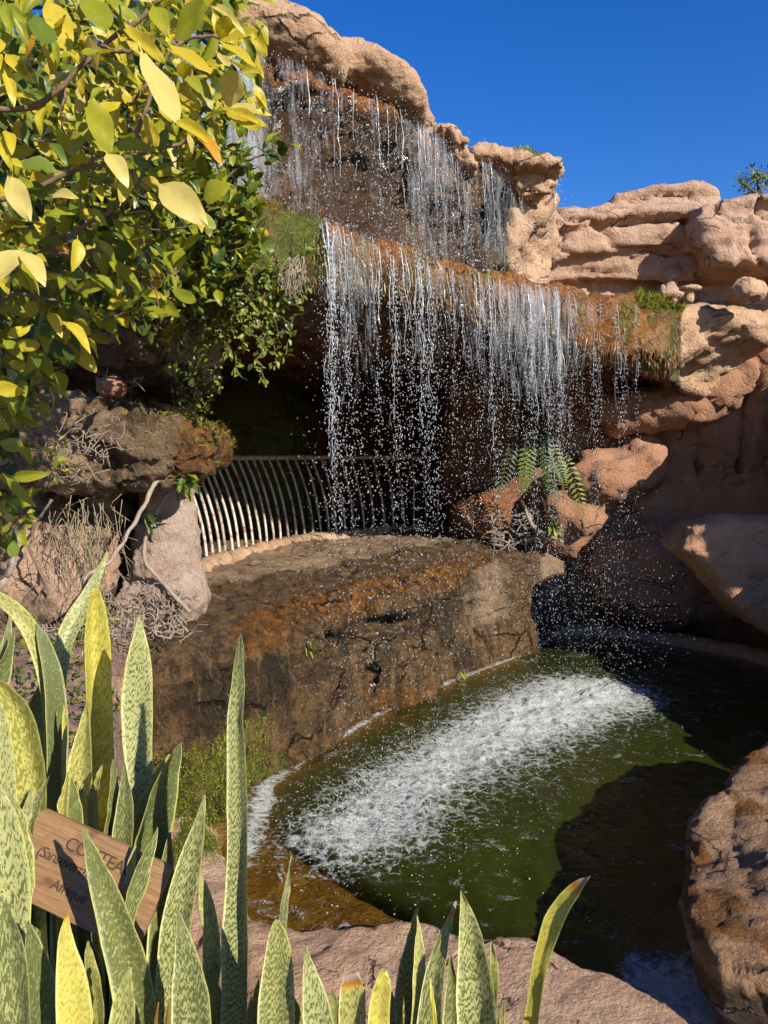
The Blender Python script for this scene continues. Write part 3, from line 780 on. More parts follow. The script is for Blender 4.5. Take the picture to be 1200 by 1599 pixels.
# ------------------------------------------------------------------ planting bed
def soil_z(x, y):
    base = 0.45 + 0.55 * smooth(1.7, 4.2, y)
    xe = np.interp(y, [0, 1.6, 2.0, 2.3, 2.9, 3.5, 4.1, 4.6, 5.5], [0.7, 0.5, 0.0, -0.6, -0.95, -1.1, -1.28, -1.3, -1.2])
    k = smooth(xe - 0.22, xe + 0.22, x)
    return base * (1 - k) - 0.9 * k
nx, ny = 240, 240
gx, gy = np.meshgrid(np.linspace(-4.6, 1.7, nx), np.linspace(0.1, 5.6, ny), indexing='ij')
gz = soil_z(gx, gy) + 0.05 * fbm((gx, gy, 0 * gx), 2.2, 4, 71) + 0.022 * fbm((gx, gy, 0 * gx), 11, 3, 75)
idx = np.arange(nx * ny).reshape(nx, ny)
sq = np.stack([idx[:-1, :-1], idx[1:, :-1], idx[1:, 1:], idx[:-1, 1:]], -1).reshape(-1, 4)
sm = M('planting_soil')
co = sm.n('TexCoord').outputs['Object']
n1, n2, n3 = sm.noise(co, 3, 6, 0.6), sm.noise(co, 26, 6, 0.7), sm.noise(co, 90, 4, 0.7)
c_ = sm.mix(sm.ramp(n1, [(0.35, 0.0), (0.65, 1.0)]), col(0.34, 0.20, 0.14), col(0.20, 0.13, 0.085))
c_ = sm.mix(sm.ramp(n2, [(0.35, 0.8), (0.5, 0.0)]), c_, col(0.07, 0.05, 0.03))
c_ = sm.mix(sm.ramp(n3, [(0.55, 0.0), (0.72, 0.6)]), c_, col(0.42, 0.30, 0.22))
SOIL = sm.done(sm.n('BsdfPrincipled', {'Base Color': c_, 'Roughness': 0.95, 'Normal': sm.bump(sm.math('ADD', n2, sm.math('MULTIPLY', n3, 0.4)), 0.9, 0.04)}).outputs[0])
link('planting_soil', new_mesh('planting_soil', np.stack([gx, gy, gz], -1).reshape(-1, 3), sq, mat=SOIL), kind='structure')
# ------------------------------------------------------------------ pool: floor and water
pool_out = [G(395, 1290, 0)[:2], G(410, 1230, 0)[:2], G(480, 1180, 0)[:2], G(600, 1110, 0)[:2], G(700, 1065, 0)[:2], G(820, 1020, 0)[:2], G(880, 985, 0)[:2], (2.0, 8.5), G(1000, 996, 0)[:2], G(1200, 1036, 0)[:2],
            (3.9, 6.9), (3.7, 5.6), (3.55, 4.4), (2.9, 3.75), (2.3, 3.6), (1.75, 3.6), (1.42, 3.4), (1.32, 2.8), (1.30, 2.2), (0.95, 2.55), (0.5, 2.85), (0.1, 2.95), (-0.28, 2.98), (-0.48, 3.1), (-0.62, 3.35), (-0.70, 3.8)]
def pool_depth(x, y):
    d = -poly2(x, y, pool_out)
    ex, ey = 0.66, -0.50
    t = np.clip(((x + 0.66) * ex + (y - 3.65) * ey) / (ex * ex + ey * ey), 0, 1)
    ds = np.hypot(x + 0.66 - ex * t, y - 3.65 - ey * t)
    k = 1.1 - 1.06 * smooth(0.50, 0.10, ds * (1 + 0.25 * np.sin(x * 9 + y * 4)))
    return np.where(d > 0, np.minimum(d * k, 0.9), d * 0.05)
nx, ny = 330, 400
gx, gy = np.meshgrid(np.linspace(-1.5, 4.4, nx), np.linspace(1.7, 9.3, ny), indexing='ij')
idx = np.arange(nx * ny).reshape(nx, ny)
dep = pool_depth(gx, gy)
sq = np.stack([idx[:-1, :-1], idx[1:, :-1], idx[1:, 1:], idx[:-1, 1:]], -1).reshape(-1, 4)
keep = (dep.ravel()[sq] > -0.2).any(1)
pm = M('pool_floor_rock')
co = pm.n('TexCoord').outputs['Object']
n1, n2 = pm.noise(co, 5, 6, 0.6), pm.noise(co, 40, 5, 0.7)
c_ = pm.mix(n1, col(0.31, 0.175, 0.055), col(0.17, 0.10, 0.035))
c_ = pm.mix(pm.ramp(n2, [(0.35, 0.75), (0.55, 0.0)]), c_, col(0.05, 0.03, 0.015))
PFL = pm.done(pm.n('BsdfPrincipled', {'Base Color': c_, 'Roughness': 0.35, 'Normal': pm.bump(pm.math('ADD', n1, n2), 0.7, 0.03)}).outputs[0])
fz = -dep - 0.012 + 0.012 * fbm((gx, gy, 0 * gx), 8, 3, 170)
link('pool_floor', new_mesh('pool_floor', np.stack([gx, gy, fz], -1).reshape(-1, 3), sq[keep], mat=PFL), kind='structure')

# where the fall lands: a line under the lip
land = np.array([G(550, 1300, 0), G(590, 1278, 0), G(640, 1222, 0), G(720, 1172, 0), G(800, 1128, 0), G(870, 1098, 0), G(918, 1084, 0)])
def land_d(x, y):
    d = None
    for a, b in zip(land[:-1], land[1:]):
        ex, ey = b[0] - a[0], b[1] - a[1]
        t = np.clip(((x - a[0]) * ex + (y - a[1]) * ey) / (ex * ex + ey * ey), 0, 1)
        dd = np.hypot(x - a[0] - ex * t, y - a[1] - ey * t)
        d = dd if d is None else np.minimum(d, dd)
    return d
wx, wy = 0.016, 0.016
nx, ny = int(5.7 / wx), int(6.9 / wy)
gx, gy = np.meshgrid(np.linspace(-1.2, 4.3, nx), np.linspace(2.0, 9.0, ny), indexing='ij')
p = (gx, gy, 0 * gx)
ld = land_d(gx, gy)
ed = -poly2(gx, gy, pool_out)
band = np.exp(-(ld / (0.37 + 0.14 * smooth(0.3, 1.5, gx))) ** 2) * (0.72 + 0.28 * smooth(0.2, 1.3, gx))
spread = np.exp(-(ld / (0.50 + 0.25 * smooth(0.0, 1.2, gx))) ** 2)
turb = fbm(p, 9, 4, 211, 0.6)
rip = 0.006 * fbm(p, 3.2, 3, 221) + 0.004 * fbm((gx, gy * 0.8, gx * 0), 11, 2, 225)
rip = rip * (0.5 + 0.9 * np.exp(-(ld / 1.2) ** 2))
spk = np.abs(vnoise(gx * 40, gy * 40, gx * 0, 231)) * 0.03 + np.abs(vnoise(gx * 19, gy * 19, gx * 0, 233)) * 0.05
hz = rip + 0.55 * band * (0.022 * turb + spk * (0.55 + 0.45 * turb))
hz = hz * smooth(-0.02, 0.08, ed) + 0.0
foam = 0.56 * band + 0.22 * smooth(0.5, 1.6, gx) * band + 0.62 * spread
shore_k = np.exp(-(ed / 0.075) ** 2) * smooth(0.15, 0.05, np.abs(0.12 + 0 * gx)) 
shore_on = (gx < 1.75) & (gy > 3.6)
left_end = np.exp(-(((gx + 0.66) / 0.22) ** 2 + ((gy - 4.15) / 0.55) ** 2))
foam = np.maximum(foam, np.exp(-(ed / (0.05 + 0.065 * left_end)) ** 2) * np.where(shore_on, 0.86 + 0.22 * left_end + 0.25 * fbm(p, 2.3, 2, 236), 0.0))
foam = np.maximum(foam, 0.75 * np.exp(-(((ed - 0.16) / 0.03) ** 2)) * ((gy < 4.0) & (gx < -0.1)) * (0.6 + 0.4 * fbm(p, 7, 2, 238)))
chute = smooth(3.15, 2.75, gy) * smooth(0.85, 1.0, gx)
foam = np.maximum(foam, chute * 1.15)
hz = hz - 0.16 * smooth(2.75, 2.2, gy) * smooth(0.75, 0.95, gx) + chute * 0.01 * turb
idx = np.arange(nx * ny).reshape(nx, ny)
sq = np.stack([idx[:-1, :-1], idx[1:, :-1], idx[1:, 1:], idx[:-1, 1:]], -1).reshape(-1, 4)
keep = (ed.ravel()[sq] > -0.12).any(1)
wm = M('pool_water')
co = wm.n('TexCoord').outputs['Object']
fo, dp = wm.attr('foam'), wm.attr('depth')
# foam pattern: lacy near the edges, solid where the fall lands
f1 = wm.noise(co, 12, 8, 0.72, 0.9)
f2 = wm.noise(co, 55, 6, 0.75, 0.5)
v1 = wm.n('TexVoronoi', {'Vector': wm.mix(0.10, co, wm.n('TexNoise', {'Vector': co, 'Scale': 9.0, 'Detail': 4.0}).outputs['Color']), 'Scale': 15.0}, feature='DISTANCE_TO_EDGE').outputs[0]
lace = wm.math('SUBTRACT', 1.0, wm.math('MULTIPLY', v1, 5.5), clamp=True)
pat = wm.math('ADD', wm.math('MULTIPLY', f1, 0.75), wm.math('ADD', wm.math('MULTIPLY', f2, 0.70), wm.math('MULTIPLY', lace, 0.16)))
ff = wm.math('SUBTRACT', wm.math('ADD', wm.math('MULTIPLY', fo, 1.05), wm.math('MULTIPLY', pat, 2.25)), 2.30)
ff = wm.math('MULTIPLY', ff, 1.7, clamp=True)
fleck_n = wm.n('TexVoronoi', {'Vector': wm.map(co, (1, 0.75, 1)), 'Scale': 34.0, 'Randomness': 1.0}, feature='F1')
fleck = wm.math('MULTIPLY', wm.ramp(fleck_n.outputs['Distance'], [(0.07, 1.0), (0.16, 0.0)]), wm.ramp(wm.noise(co, 4.0, 3), [(0.5, 0.0), (0.62, 0.75)]))
patch = wm.ramp(wm.noise(wm.map(co, (1.0, 1.5, 1), rot=(0, 0, 0.6)), 5.2, 7, 0.75, 0.6), [(0.57, 0.0), (0.65, 0.75)])
patch = wm.math('MULTIPLY', patch, wm.ramp(wm.noise(co, 75, 4, 0.75), [(0.46, 0.0), (0.60, 1.0)]))
ff = wm.math('MAXIMUM', ff, wm.math('MAXIMUM', fleck, patch), clamp=True)
ff = wm.math('MULTIPLY', ff, 0.90)
murk = wm.math('SUBTRACT', 1.0, wm.math('POWER', 2.718, wm.math('MULTIPLY', dp, -5.0)))
nb = wm.bump(wm.math('ADD', wm.noise(co, 18, 4, 0.6), wm.math('MULTIPLY', wm.noise(co, 60, 2, 0.6), 0.3)), 0.35, 0.02)
deep = wm.n('BsdfDiffuse', {'Color': wm.mix(wm.noise(co, 1.5, 3), col(0.019, 0.027, 0.003), col(0.027, 0.034, 0.004)), 'Roughness': 0.0})
clear = wm.n('BsdfTransparent', {'Color': col(0.80, 0.72, 0.42)})
body = wm.n('MixShader', {0: murk, 1: clear.outputs[0], 2: deep.outputs[0]})
gl = wm.n('BsdfGlossy', {'Color': col(1, 1, 1), 'Roughness': 0.06, 'Normal': nb})
fr = wm.math('ADD', 0.02, wm.math('MULTIPLY', 0.98, wm.math('POWER', wm.n('LayerWeight', {'Blend': 0.5, 'Normal': nb}).outputs['Facing'], 5.0)), clamp=True)
wat = wm.n('MixShader', {0: fr, 1: body.outputs[0], 2: gl.outputs[0]})
fb = wm.bump(wm.math('ADD', f2, wm.math('MULTIPLY', f1, 1.5)), 0.9, 0.03)
foa = wm.n('BsdfPrincipled', {'Base Color': col(0.70, 0.73, 0.68), 'Roughness': 0.45, 'Normal': fb})
WATER = wm.done(wm.n('MixShader', {0: ff, 1: wat.outputs[0], 2: foa.outputs[0]}).outputs[0])
link('pool_water', new_mesh('pool_water', np.stack([gx, gy, hz], -1).reshape(-1, 3), sq[keep], mat=WATER,
     attrs={'foam': foam.ravel(), 'depth': np.maximum(pool_depth(gx, gy), 0).ravel()}), kind='structure')

# ------------------------------------------------------------------ falling water
dm = M('falling_water')
pr = dm.n('BsdfPrincipled', {'Base Color': col(0.88, 0.92, 0.95), 'Roughness': 0.12, 'IOR': 1.33, 'Transmission Weight': 0.6})
DROP = dm.done(pr.outputs[0])
def film_mat(name, dens, sx, sz):
    m = M(name)
    uv = m.n('UVMap', uv_map='flow').outputs[0]
    s1 = m.noise(m.map(uv, (sx, sz, 1)), 1.0, 6, 0.7, 0.35)
    s2 = m.noise(m.map(uv, (sx * 3.1, sz * 2.4, 1)), 1.0, 4, 0.7, 0.3)
    s3 = m.noise(m.map(uv, (95, 70, 1)), 1.0, 3, 0.75, 0.6)
    a = m.math('ADD', m.math('MULTIPLY', s1, 1.2), m.math('ADD', m.math('MULTIPLY', s2, 0.7), m.math('MULTIPLY', s3, 0.55)))
    a = m.math('ADD', m.math('SUBTRACT', a, 1.62), m.math('MULTIPLY', m.attr('dens'), dens))
    a = m.math('MULTIPLY', a, 1.5, clamp=True)
    a = m.math('MULTIPLY', a, 0.72)
    nb = m.bump(m.math('ADD', s2, s3), 0.8, 0.02)
    d = m.n('BsdfPrincipled', {'Base Color': col(0.80, 0.86, 0.90), 'Roughness': 0.15, 'Normal': nb, 'Transmission Weight': 0.35, 'IOR': 1.33})
    t = m.n('BsdfTransparent')
    return m.done(m.n('MixShader', {0: a, 1: t.outputs[0], 2: d.outputs[0]}).outputs[0])
FILM = film_mat('water_film', 0.75, 16, 2.2)

_ico = None
def ico():
    global _ico
    if _ico is None:
        ph = (1 + 5 ** 0.5) / 2
        v = np.array([(-1, ph, 0), (1, ph, 0), (-1, -ph, 0), (1, -ph, 0), (0, -1, ph), (0, 1, ph), (0, -1, -ph), (0, 1, -ph), (ph, 0, -1), (ph, 0, 1), (-ph, 0, -1), (-ph, 0, 1)], float)
        v /= np.linalg.norm(v[0])
        t = np.array([(0, 11, 5), (0, 5, 1), (0, 1, 7), (0, 7, 10), (0, 10, 11), (1, 5, 9), (5, 11, 4), (11, 10, 2), (10, 7, 6), (7, 1, 8), (3, 9, 4), (3, 4, 2), (3, 2, 6), (3, 6, 8), (3, 8, 9), (4, 9, 5), (2, 4, 11), (6, 2, 10), (8, 6, 7), (9, 8, 1)])
        _ico = (v, t)
    return _ico
def drops(mb, pos, r, stretch):
    v, t = ico()
    pos = np.asarray(pos); n = len(pos)
    sh = np.stack([r * R.uniform(0.8, 1.2, n), r * R.uniform(0.8, 1.2, n), r * stretch], 1)
    # a slight lean so that no two drops are alike
    lean = R.normal(0, 0.25, (n, 2))
    vv = v[None] * sh[:, None, :]
    vv = vv.copy()
    vv[:, :, 0] += vv[:, :, 2] * lean[:, :1]
    vv[:, :, 1] += vv[:, :, 2] * lean[:, 1:]
    vv = vv + pos[:, None, :]
    tt = t[None] + (np.arange(n) * 12)[:, None, None]
    mb.add(vv.reshape(-1, 3), None, tt.reshape(-1, 3))
def fall_path(a, v0, h, n):
    """positions down a fall that leaves the lip at a with velocity v0 and drops h"""
    s = np.linspace(0, 1, n) ** 1.0
    vz = v0[2]
    g = 9.8
    T = (vz + math.sqrt(vz * vz + 2 * g * h)) / g
    # even spacing in height
    z = s * h
    t = (vz + np.sqrt(vz * vz + 2 * g * z)) / g
    return np.stack([a[0] + v0[0] * t, a[1] + v0[1] * t, a[2] - z], 1)
def stream(mb, a, v0, h, r0, seed, brk=0.35, wob=0.012):
    """a thread of water: a tube that wavers, thins and breaks into pieces"""
    n = max(int(h / 0.022), 8)
    p = fall_path(a, v0, h, n)
    s = np.linspace(0, 1, n)
    k = np.arange(n) * 0.022
    wv = wob * (0.3 + 1.6 * s)
    p[:, 0] += wv * (vnoise(k * 5, 0 * k + seed, 0 * k, 5) + 0.6 * vnoise(k * 14, 0 * k + seed, 0 * k, 6))
    p[:, 1] += wv * vnoise(k * 5, 0 * k + seed, 0 * k + 9, 7)
    rr = r0 * (1 - 0.35 * s) * (0.75 + 0.9 * vnoise(k * 9, 0 * k + seed * 3.1, 0 * k, 8) + 0.55 * vnoise(k * 24, 0 * k + seed * 1.7, 0 * k, 9))
    rr = rr - r0 * (s * 1.5 - brk) * 0.55
    rr = rr * smooth(0, 0.06, s) 
    on = rr > r0 * 0.12
    i = 0
    while i < n:
        if not on[i]: i += 1; continue
        j = i
        while j < n and on[j]: j += 1
        if j - i >= 2: tube(mb, p[i:j], np.clip(rr[i:j], 0.0006, 0.02), 5)
        i = j
def film(name, tops, off, h, dens, mat, parent, label=None, wavy=0.02, vout=0.3, top_in=0.0):
    """a thin veil of water that follows the lip; tops: points along the lip"""
    nu, nv = 160, 30
    tops = curve(tops, nu)
    tt = np.gradient(tops, axis=0); tt[:, 2] = 0
    tt /= np.linalg.norm(tt, axis=1)[:, None] + 1e-9
    out = np.stack([tt[:, 1], -tt[:, 0], 0 * tt[:, 0]], 1)
    L = np.concatenate([[0], np.cumsum(np.linalg.norm(np.diff(tops, axis=0), axis=1))])
    v, uv, dn = [], [], []
    for j in range(nv):
        s = j / (nv - 1)
        z = s * h
        t = math.sqrt(2 * max(z, 0) / 9.8 + 0.0)
        q = tops + out * (off + vout * t)[:, None] if isinstance(off, np.ndarray) else tops + out * (off + vout * t)
        wz = wavy * fbm((L, 0 * L + z * 0.9, 0 * L), 7, 3, 77)
        q = q + out * wz[:, None]
        q[:, 2] -= z
        v.append(q); uv.append(np.stack([L, 0 * L + z], 1)); dn.append(dens(L / L[-1], s))
    v = np.concatenate(v); uv = np.concatenate(uv); dn = np.concatenate(dn)
    idx = np.arange(nu * nv).reshape(nv, nu)
    q = np.stack([idx[:-1, :-1], idx[1:, :-1], idx[1:, 1:], idx[:-1, 1:]], -1).reshape(-1, 4)
    me = new_mesh(name, v, q, mat=mat, attrs={'dens': dn})
    l = me.uv_layers.new(name='flow')
    vi = np.empty(len(me.loops), np.int32); me.loops.foreach_get('vertex_index', vi)
    l.data.foreach_set('uv', uv[vi].astype(np.float32).ravel())
    return link(name, me, parent, kind='stuff')

# --- lower fall
def lipx(px):
    xs = [330, 430, 488, 560, 640, 700, 760, 860, 930, 1000, 1058]
    return lip_at(np.interp(px, xs, np.arange(11)) / 10.0)
lt = np.array([lp for lp in lip]); 
OUTW = np.array([0.62, -0.78, 0])
lf = empty('lower_waterfall', tuple(lipx(760)), 'wide lower waterfall dropping from the overhanging slab into the pool', 'waterfall')
dens_px = lambda px: np.interp(px, [478, 492, 540, 552, 590, 605, 655, 668, 690, 740, 780, 830, 885, 898, 925, 940, 975, 990], [0, 1.3, 1.0, .35, .4, .9, 1.0, .55, .8, .8, 1.1, 1.35, 1.2, .5, .35, .4, .3, 0])
def sample_px(n, lo, hi):
    out = []
    while len(out) < n:
        c = R.uniform(lo, hi, 4 * n)
        out += list(c[R.uniform(0, 1.4, 4 * n) < dens_px(c)])
    return np.array(out[:n])
k = 0
for px in [495, 500, 504, 510, 517, 527, 541, 566, 573, 596, 607, 612, 618, 633, 646, 650, 655, 661, 676, 694, 702, 712, 722, 736, 741, 745, 757, 768, 776, 784, 793, 802, 808, 815, 822, 829, 836, 843, 849, 856, 862, 868, 874, 881, 889, 903, 912, 938, 946, 956, 968, 974]:
    mb = MB()
    a = lipx(px + R.uniform(-2, 2)); a[2] = R.uniform(3.28, 3.36)
    a = a + OUTW * R.uniform(0.0, 0.10)
    big = {500,  504, 612, 650, 655, 745, 808, 829, 862, 868}
    r0 = R.uniform(0.0034, 0.0046) if px in big else R.uniform(0.0016, 0.0030)
    v0 = OUTW * R.uniform(0.05, 0.30) + np.array([R.normal(0, 0.03), 0, R.uniform(-0.3, 0.1)])
    h = R.uniform(1.2, 1.9) if px in big else R.uniform(0.5, 1.4)
    if px > 900: r0 *= 0.6; h = R.uniform(1.0, 1.6)
    for q in range(3 if px in big else 2):
        stream(mb, a + R.normal(0, 0.012, 3), v0 + R.normal(0, 0.02, 3) * [1, 1, 0], h * R.uniform(0.7, 1), r0 * R.uniform(0.5, 1), k * 7.7 + q * 3.3, R.uniform(0.2, 0.5), R.uniform(0.010, 0.028))
    nd = int((300 if px in big else 140) * h)
    q = fall_path(a, v0, min(h * 1.6, 3.1 if px > 560 else 1.9), 60)
    ii = (60 * R.beta(1.0, 1.6, nd)).astype(int)
    sp = (0.006 + 0.022 * (ii / 60.0))[:, None] * (1.0 if px in big else 0.7)
    kk = ii * 0.3
    wob = np.stack([vnoise(kk, 0 * kk + k, 0 * kk, 61), vnoise(kk, 0 * kk + k, 0 * kk, 62), 0 * kk], 1) * 0.02
    drops(mb, q[ii] + wob + R.normal(0, 1, (nd, 3)) * sp * [1, 1, 0.5], 0.0014 + 0.0030 * R.beta(1.2, 3.5, nd), R.uniform(1.0, 4.0, nd))
    mb.build('water_stream', DROP, lf, kind='stuff')
    k += 1
mb = MB()
N = 9500
px = sample_px(N, 478, 992)
hh = 3.35 * R.beta(1.15, 1.5, N)
pos = np.empty((N, 3)); rr = np.empty(N)
for i in range(N):
    a = lipx(px[i])
    sp = 0.03 + 0.10 * hh[i] / 3.3
    t = math.sqrt(2 * hh[i] / 9.8)
    o = R.uniform(0.0, 0.40)
    pos[i] = a + OUTW * (0.04 + o * t) + np.array([R.normal(0, sp), R.normal(0, sp), -hh[i] - 0.03])
rr = 0.0016 + 0.0036 * R.beta(1.2, 4.5, N)
pos_ok = pos[:, 2] > 0.02
drops(mb, pos[pos_ok], rr[pos_ok], R.uniform(1.0, 2.0, pos_ok.sum()))
# drops thrown off at the right end, between ledge and wall, and in the cave mouth
N = 1100
u = R.uniform(0, 1, N)
pos = np.stack([np.interp(u, [0, 1], [1.75, 2.5]) + R.normal(0, 0.12, N), 7.0 + R.normal(0, 0.35, N), R.beta(1.0, 1.6, N) * 1.3 + 0.03], 1)
drops(mb, pos, 0.0018 + 0.0036 * R.beta(1.2, 3.5, N), R.uniform(1, 1.9, N))
mb.build('water_drops', DROP, lf, kind='stuff')
def d_low(u, s):
    px = np.interp(u, np.linspace(0, 1, 9), [488, 560, 640, 700, 760, 860, 930, 1000, 1058])
    d = 0.95 * np.interp(px, [480, 495, 545, 560, 600, 640, 680, 740, 775, 830, 885, 900, 930, 975, 990], [0, .75, .62, .3, .4, .55, .55, .65, .8, .85, .62, .5, .35, .25, 0])
    return d * (1 - 0.85 * smooth(0.2, 1.0, s)) - 0.35 * smooth(0.6, 1, s) - 0.5 * smooth(0.06, 0.0, s)
film('water_film', [l + np.array([0, 0, -0.02]) for l in lip[2:]], 0.05, 1.7, d_low, FILM, lf, vout=0.22)

# --- upper fall
uf = empty('upper_waterfall', (0.1, 5.1, 4.3), 'thin upper waterfall running down the dark rock face below the long boulder', 'waterfall')
utop = [np.array([x, y, UZ + 0.01]) for x, y in ufront[1:-1]]
def utop_at(t):
    x = t * (len(utop) - 1); i = min(int(x), len(utop) - 2)
    return utop[i] + (utop[i + 1] - utop[i]) * (x - i)
def d_up(u, s):
    d = 0.74 + 0.55 * vnoise(u * 9, 0 * u, 0 * u + 2.2, 91) + 0.25 * vnoise(u * 23, 0 * u, 0 * u, 92)
    return (d + 0.10) * smooth(0.93, 0.86, u) * (1 - 0.25 * s) - 0.6 * smooth(0.05, 0, s)
film('water_film', utop, 0.085, 0.98, d_up, FILM, uf, vout=0.12)
mb = MB()
N = 4200
pos = np.empty((N, 3))
for i in range(N):
    a = utop_at(R.uniform(0.12, 0.90))
    h = R.uniform(0.02, 0.98)
    pos[i] = a + OUTW * (0.09 + abs(R.normal(0.02, 0.09))) + np.array([R.normal(0, 0.02), 0, -h])
drops(mb, pos, 0.0018 + 0.0036 * R.beta(1.2, 4, N), R.uniform(1, 2.2, N))
mb.build('water_drops', DROP, uf, kind='stuff')
for i, t in enumerate(np.linspace(0.2, 0.89, 34) + R.normal(0, 0.008, 34)):
    mb = MB()
    a = utop_at(min(max(t, 0), 0.97)) + OUTW * R.uniform(0.08, 0.13)
    stream(mb, a, OUTW * R.uniform(0.0, 0.18) + np.array([R.normal(0.03, 0.05), 0, 0]), R.uniform(0.5, 0.95), R.uniform(0.0014, 0.0027), 400 + i * 5.1, R.uniform(0.3, 0.6), 0.012)
    if mb.n: mb.build('water_stream', DROP, uf, kind='stuff')

# --- splash where the fall lands
mb = MB()
N = 5200
t = R.uniform(0, len(land) - 1.001, N)
i0 = t.astype(int)
base = land[i0] + (land[i0 + 1] - land[i0]) * (t - i0)[:, None]
off = R.normal(0, 0.24, (N, 2))
pos = base.copy(); pos[:, :2] += off
hgt = np.abs(R.normal(0, 0.10, N)) * np.exp(-(off ** 2).sum(1) / 0.12)
pos[:, 2] = 0.015 + hgt
drops(mb, pos, 0.0016 + 0.0036 * R.beta(1.1, 4, N), R.uniform(0.8, 1.8, N))
N = 1600      # bubbles and flecks drifting off
pos = np.stack([R.uniform(-0.6, 2.4, N), R.uniform(3.1, 6.4, N), np.full(N, 0.006)], 1)
ok = (-poly2(pos[:, 0], pos[:, 1], pool_out) > 0.03) & (R.uniform(0, 1, N) < np.exp(-land_d(pos[:, 0], pos[:, 1]) / 0.7))
drops(mb, pos[ok], R.uniform(0.002, 0.0055, ok.sum()), R.uniform(0.5, 0.8, ok.sum()))
mb.build('splash_foam', DROP, label='white splashing foam where the lower fall hits the pool', cat='foam', kind='stuff')
# ------------------------------------------------------------------ railing along the ledge
mm = M('weathered_metal')
co = mm.n('TexCoord').outputs['Object']
n1 = mm.noise(co, 16, 6, 0.7)
c_ = mm.mix(mm.ramp(n1, [(0.50, 0.0), (0.62, 1.0)]), col(0.54, 0.48, 0.395), col(0.24, 0.11, 0.05))
METAL = mm.done(mm.n('BsdfPrincipled', {'Base Color': c_, 'Roughness': 0.55, 'Metallic': 0.15, 'Normal': mm.bump(mm.noise(co, 120, 3), 0.3, 0.003)}).outputs[0])
rail_base = curve([G(296, 896, 1.0), G(325, 885, 1.0), G(400, 862, 1.0), G(480, 846, 1.0), G(560, 836, 1.0), G(640, 831, 1.0), G(712, 832, 1.0)], 200)
_L = np.concatenate([[0], np.cumsum(np.linalg.norm(np.diff(rail_base, axis=0), axis=1))])
_L /= _L[-1]
_T = np.gradient(rail_base, axis=0); _T[:, 2] = 0; _T /= np.linalg.norm(_T, axis=1)[:, None]
rl = empty('railing', tuple(rail_base[100]), 'curved pale metal railing with bowed bars along the cave path', 'railing')
NB = 32
def rail_in(s): return np.array([-np.interp(s, _L, _T[:, 1]), np.interp(s, _L, _T[:, 0]), 0])
def rail_pt(s, h):
    p = np.array([np.interp(s, _L, rail_base[:, k]) for k in range(3)])
    lean = 0.27 * max(h, 0) ** 2.0
    return p + rail_in(s) * lean + np.array([0, 0, h - 0.02])
mb = MB(); tube(mb, [rail_pt(s, 1.0) for s in np.linspace(0, 1, 60)], 0.027, 10)
mb.build('top_rail', METAL, rl)
for i in range(NB):
    s = (i + 0.5) / NB
    mb = MB()
    tube(mb, [rail_pt(s + 0.003 * math.sin(i * 7.1) + 0.0015 * math.sin(h * 5 + i * 3.3), h) for h in np.linspace(-0.15, 1.0, 18)], 0.0150, 8)
    mb.build('bar', METAL, rl)
# pale lip of the path under the bars
def f_kb(g):
    f = None
    ss = np.linspace(0, 1, 14)
    for s0, s1 in zip(ss[:-1], ss[1:]):
        a, b = rail_pt(max(s0, 0), 0) - rail_in(s0) * 0.05, rail_pt(min(s1, 1), 0) - rail_in(s1) * 0.05
        d = cap(g, (a[0], a[1], 1.0), (b[0], b[1], 1.0), 0.095, 0.095)
        f = d if f is None else su(f, d, 0.05)
    return f
rock('path_edging', TAN, (-2.0, 6.2, 0.7), (1.6, 10.6, 1.25), 0.026, f_kb, std_disp(0.014, 3.0, 0.008, seed=201),
     label='pale stone edging of the cave path that the railing bars stand in', cat='edging')

# ------------------------------------------------------------------ wooden plant sign
wd = M('sign_wood')
co = wd.n('TexCoord').outputs['Object']
g1 = wd.noise(wd.map(co, (3, 40, 40)), 2.2, 6, 0.65, 0.8)
g2 = wd.noise(wd.map(co, (8, 150, 60)), 2.0, 4, 0.6, 0.3)
kn = wd.ramp(wd.noise(wd.map(co, (14, 22, 22)), 1.0, 2), [(0.62, 0.0), (0.74, 0.8)])
c_ = wd.mix(wd.ramp(g1, [(0.3, 0.0), (0.7, 1.0)]), col(0.19, 0.10, 0.04), col(0.34, 0.20, 0.09))
c_ = wd.mix(wd.ramp(g2, [(0.35, 0.5), (0.55, 0.0)]), c_, col(0.14, 0.06, 0.022))
c_ = wd.mix(kn, c_, col(0.12, 0.05, 0.02))
WOOD = wd.done(wd.n('BsdfPrincipled', {'Base Color': c_, 'Roughness': 0.55, 'Normal': wd.bump(wd.math('ADD', g1, g2), 0.35, 0.004)}).outputs[0])
im = M('burnt_lettering')
INK = im.done(im.n('BsdfPrincipled', {'Base Color': col(0.05, 0.03, 0.018), 'Roughness': 0.8}).outputs[0])
SY = 1.50
c0 = P(165, 1385, SY)
sg = empty('plant_sign', tuple(c0), 'tilted wooden plant name board among the striped leaves', 'sign')
# board axes: right along the top edge, up, out (towards the camera, tipped back a little)
tl, tr = P(76, 1262, SY + 0.03), P(272, 1352, SY - 0.02)
ux = (tr - tl) / np.linalg.norm(tr - tl)
upv = np.array([-0.02, 0.35, 1.0]); upv -= ux * upv.dot(ux); upv /= np.linalg.norm(upv)
oz = np.cross(ux, upv)
W = np.linalg.norm(tr - tl); H = 0.165
Bm = Matrix(((ux[0], upv[0], oz[0], tl[0]), (ux[1], upv[1], oz[1], tl[1]), (ux[2], upv[2], oz[2], tl[2]), (0, 0, 0, 1)))
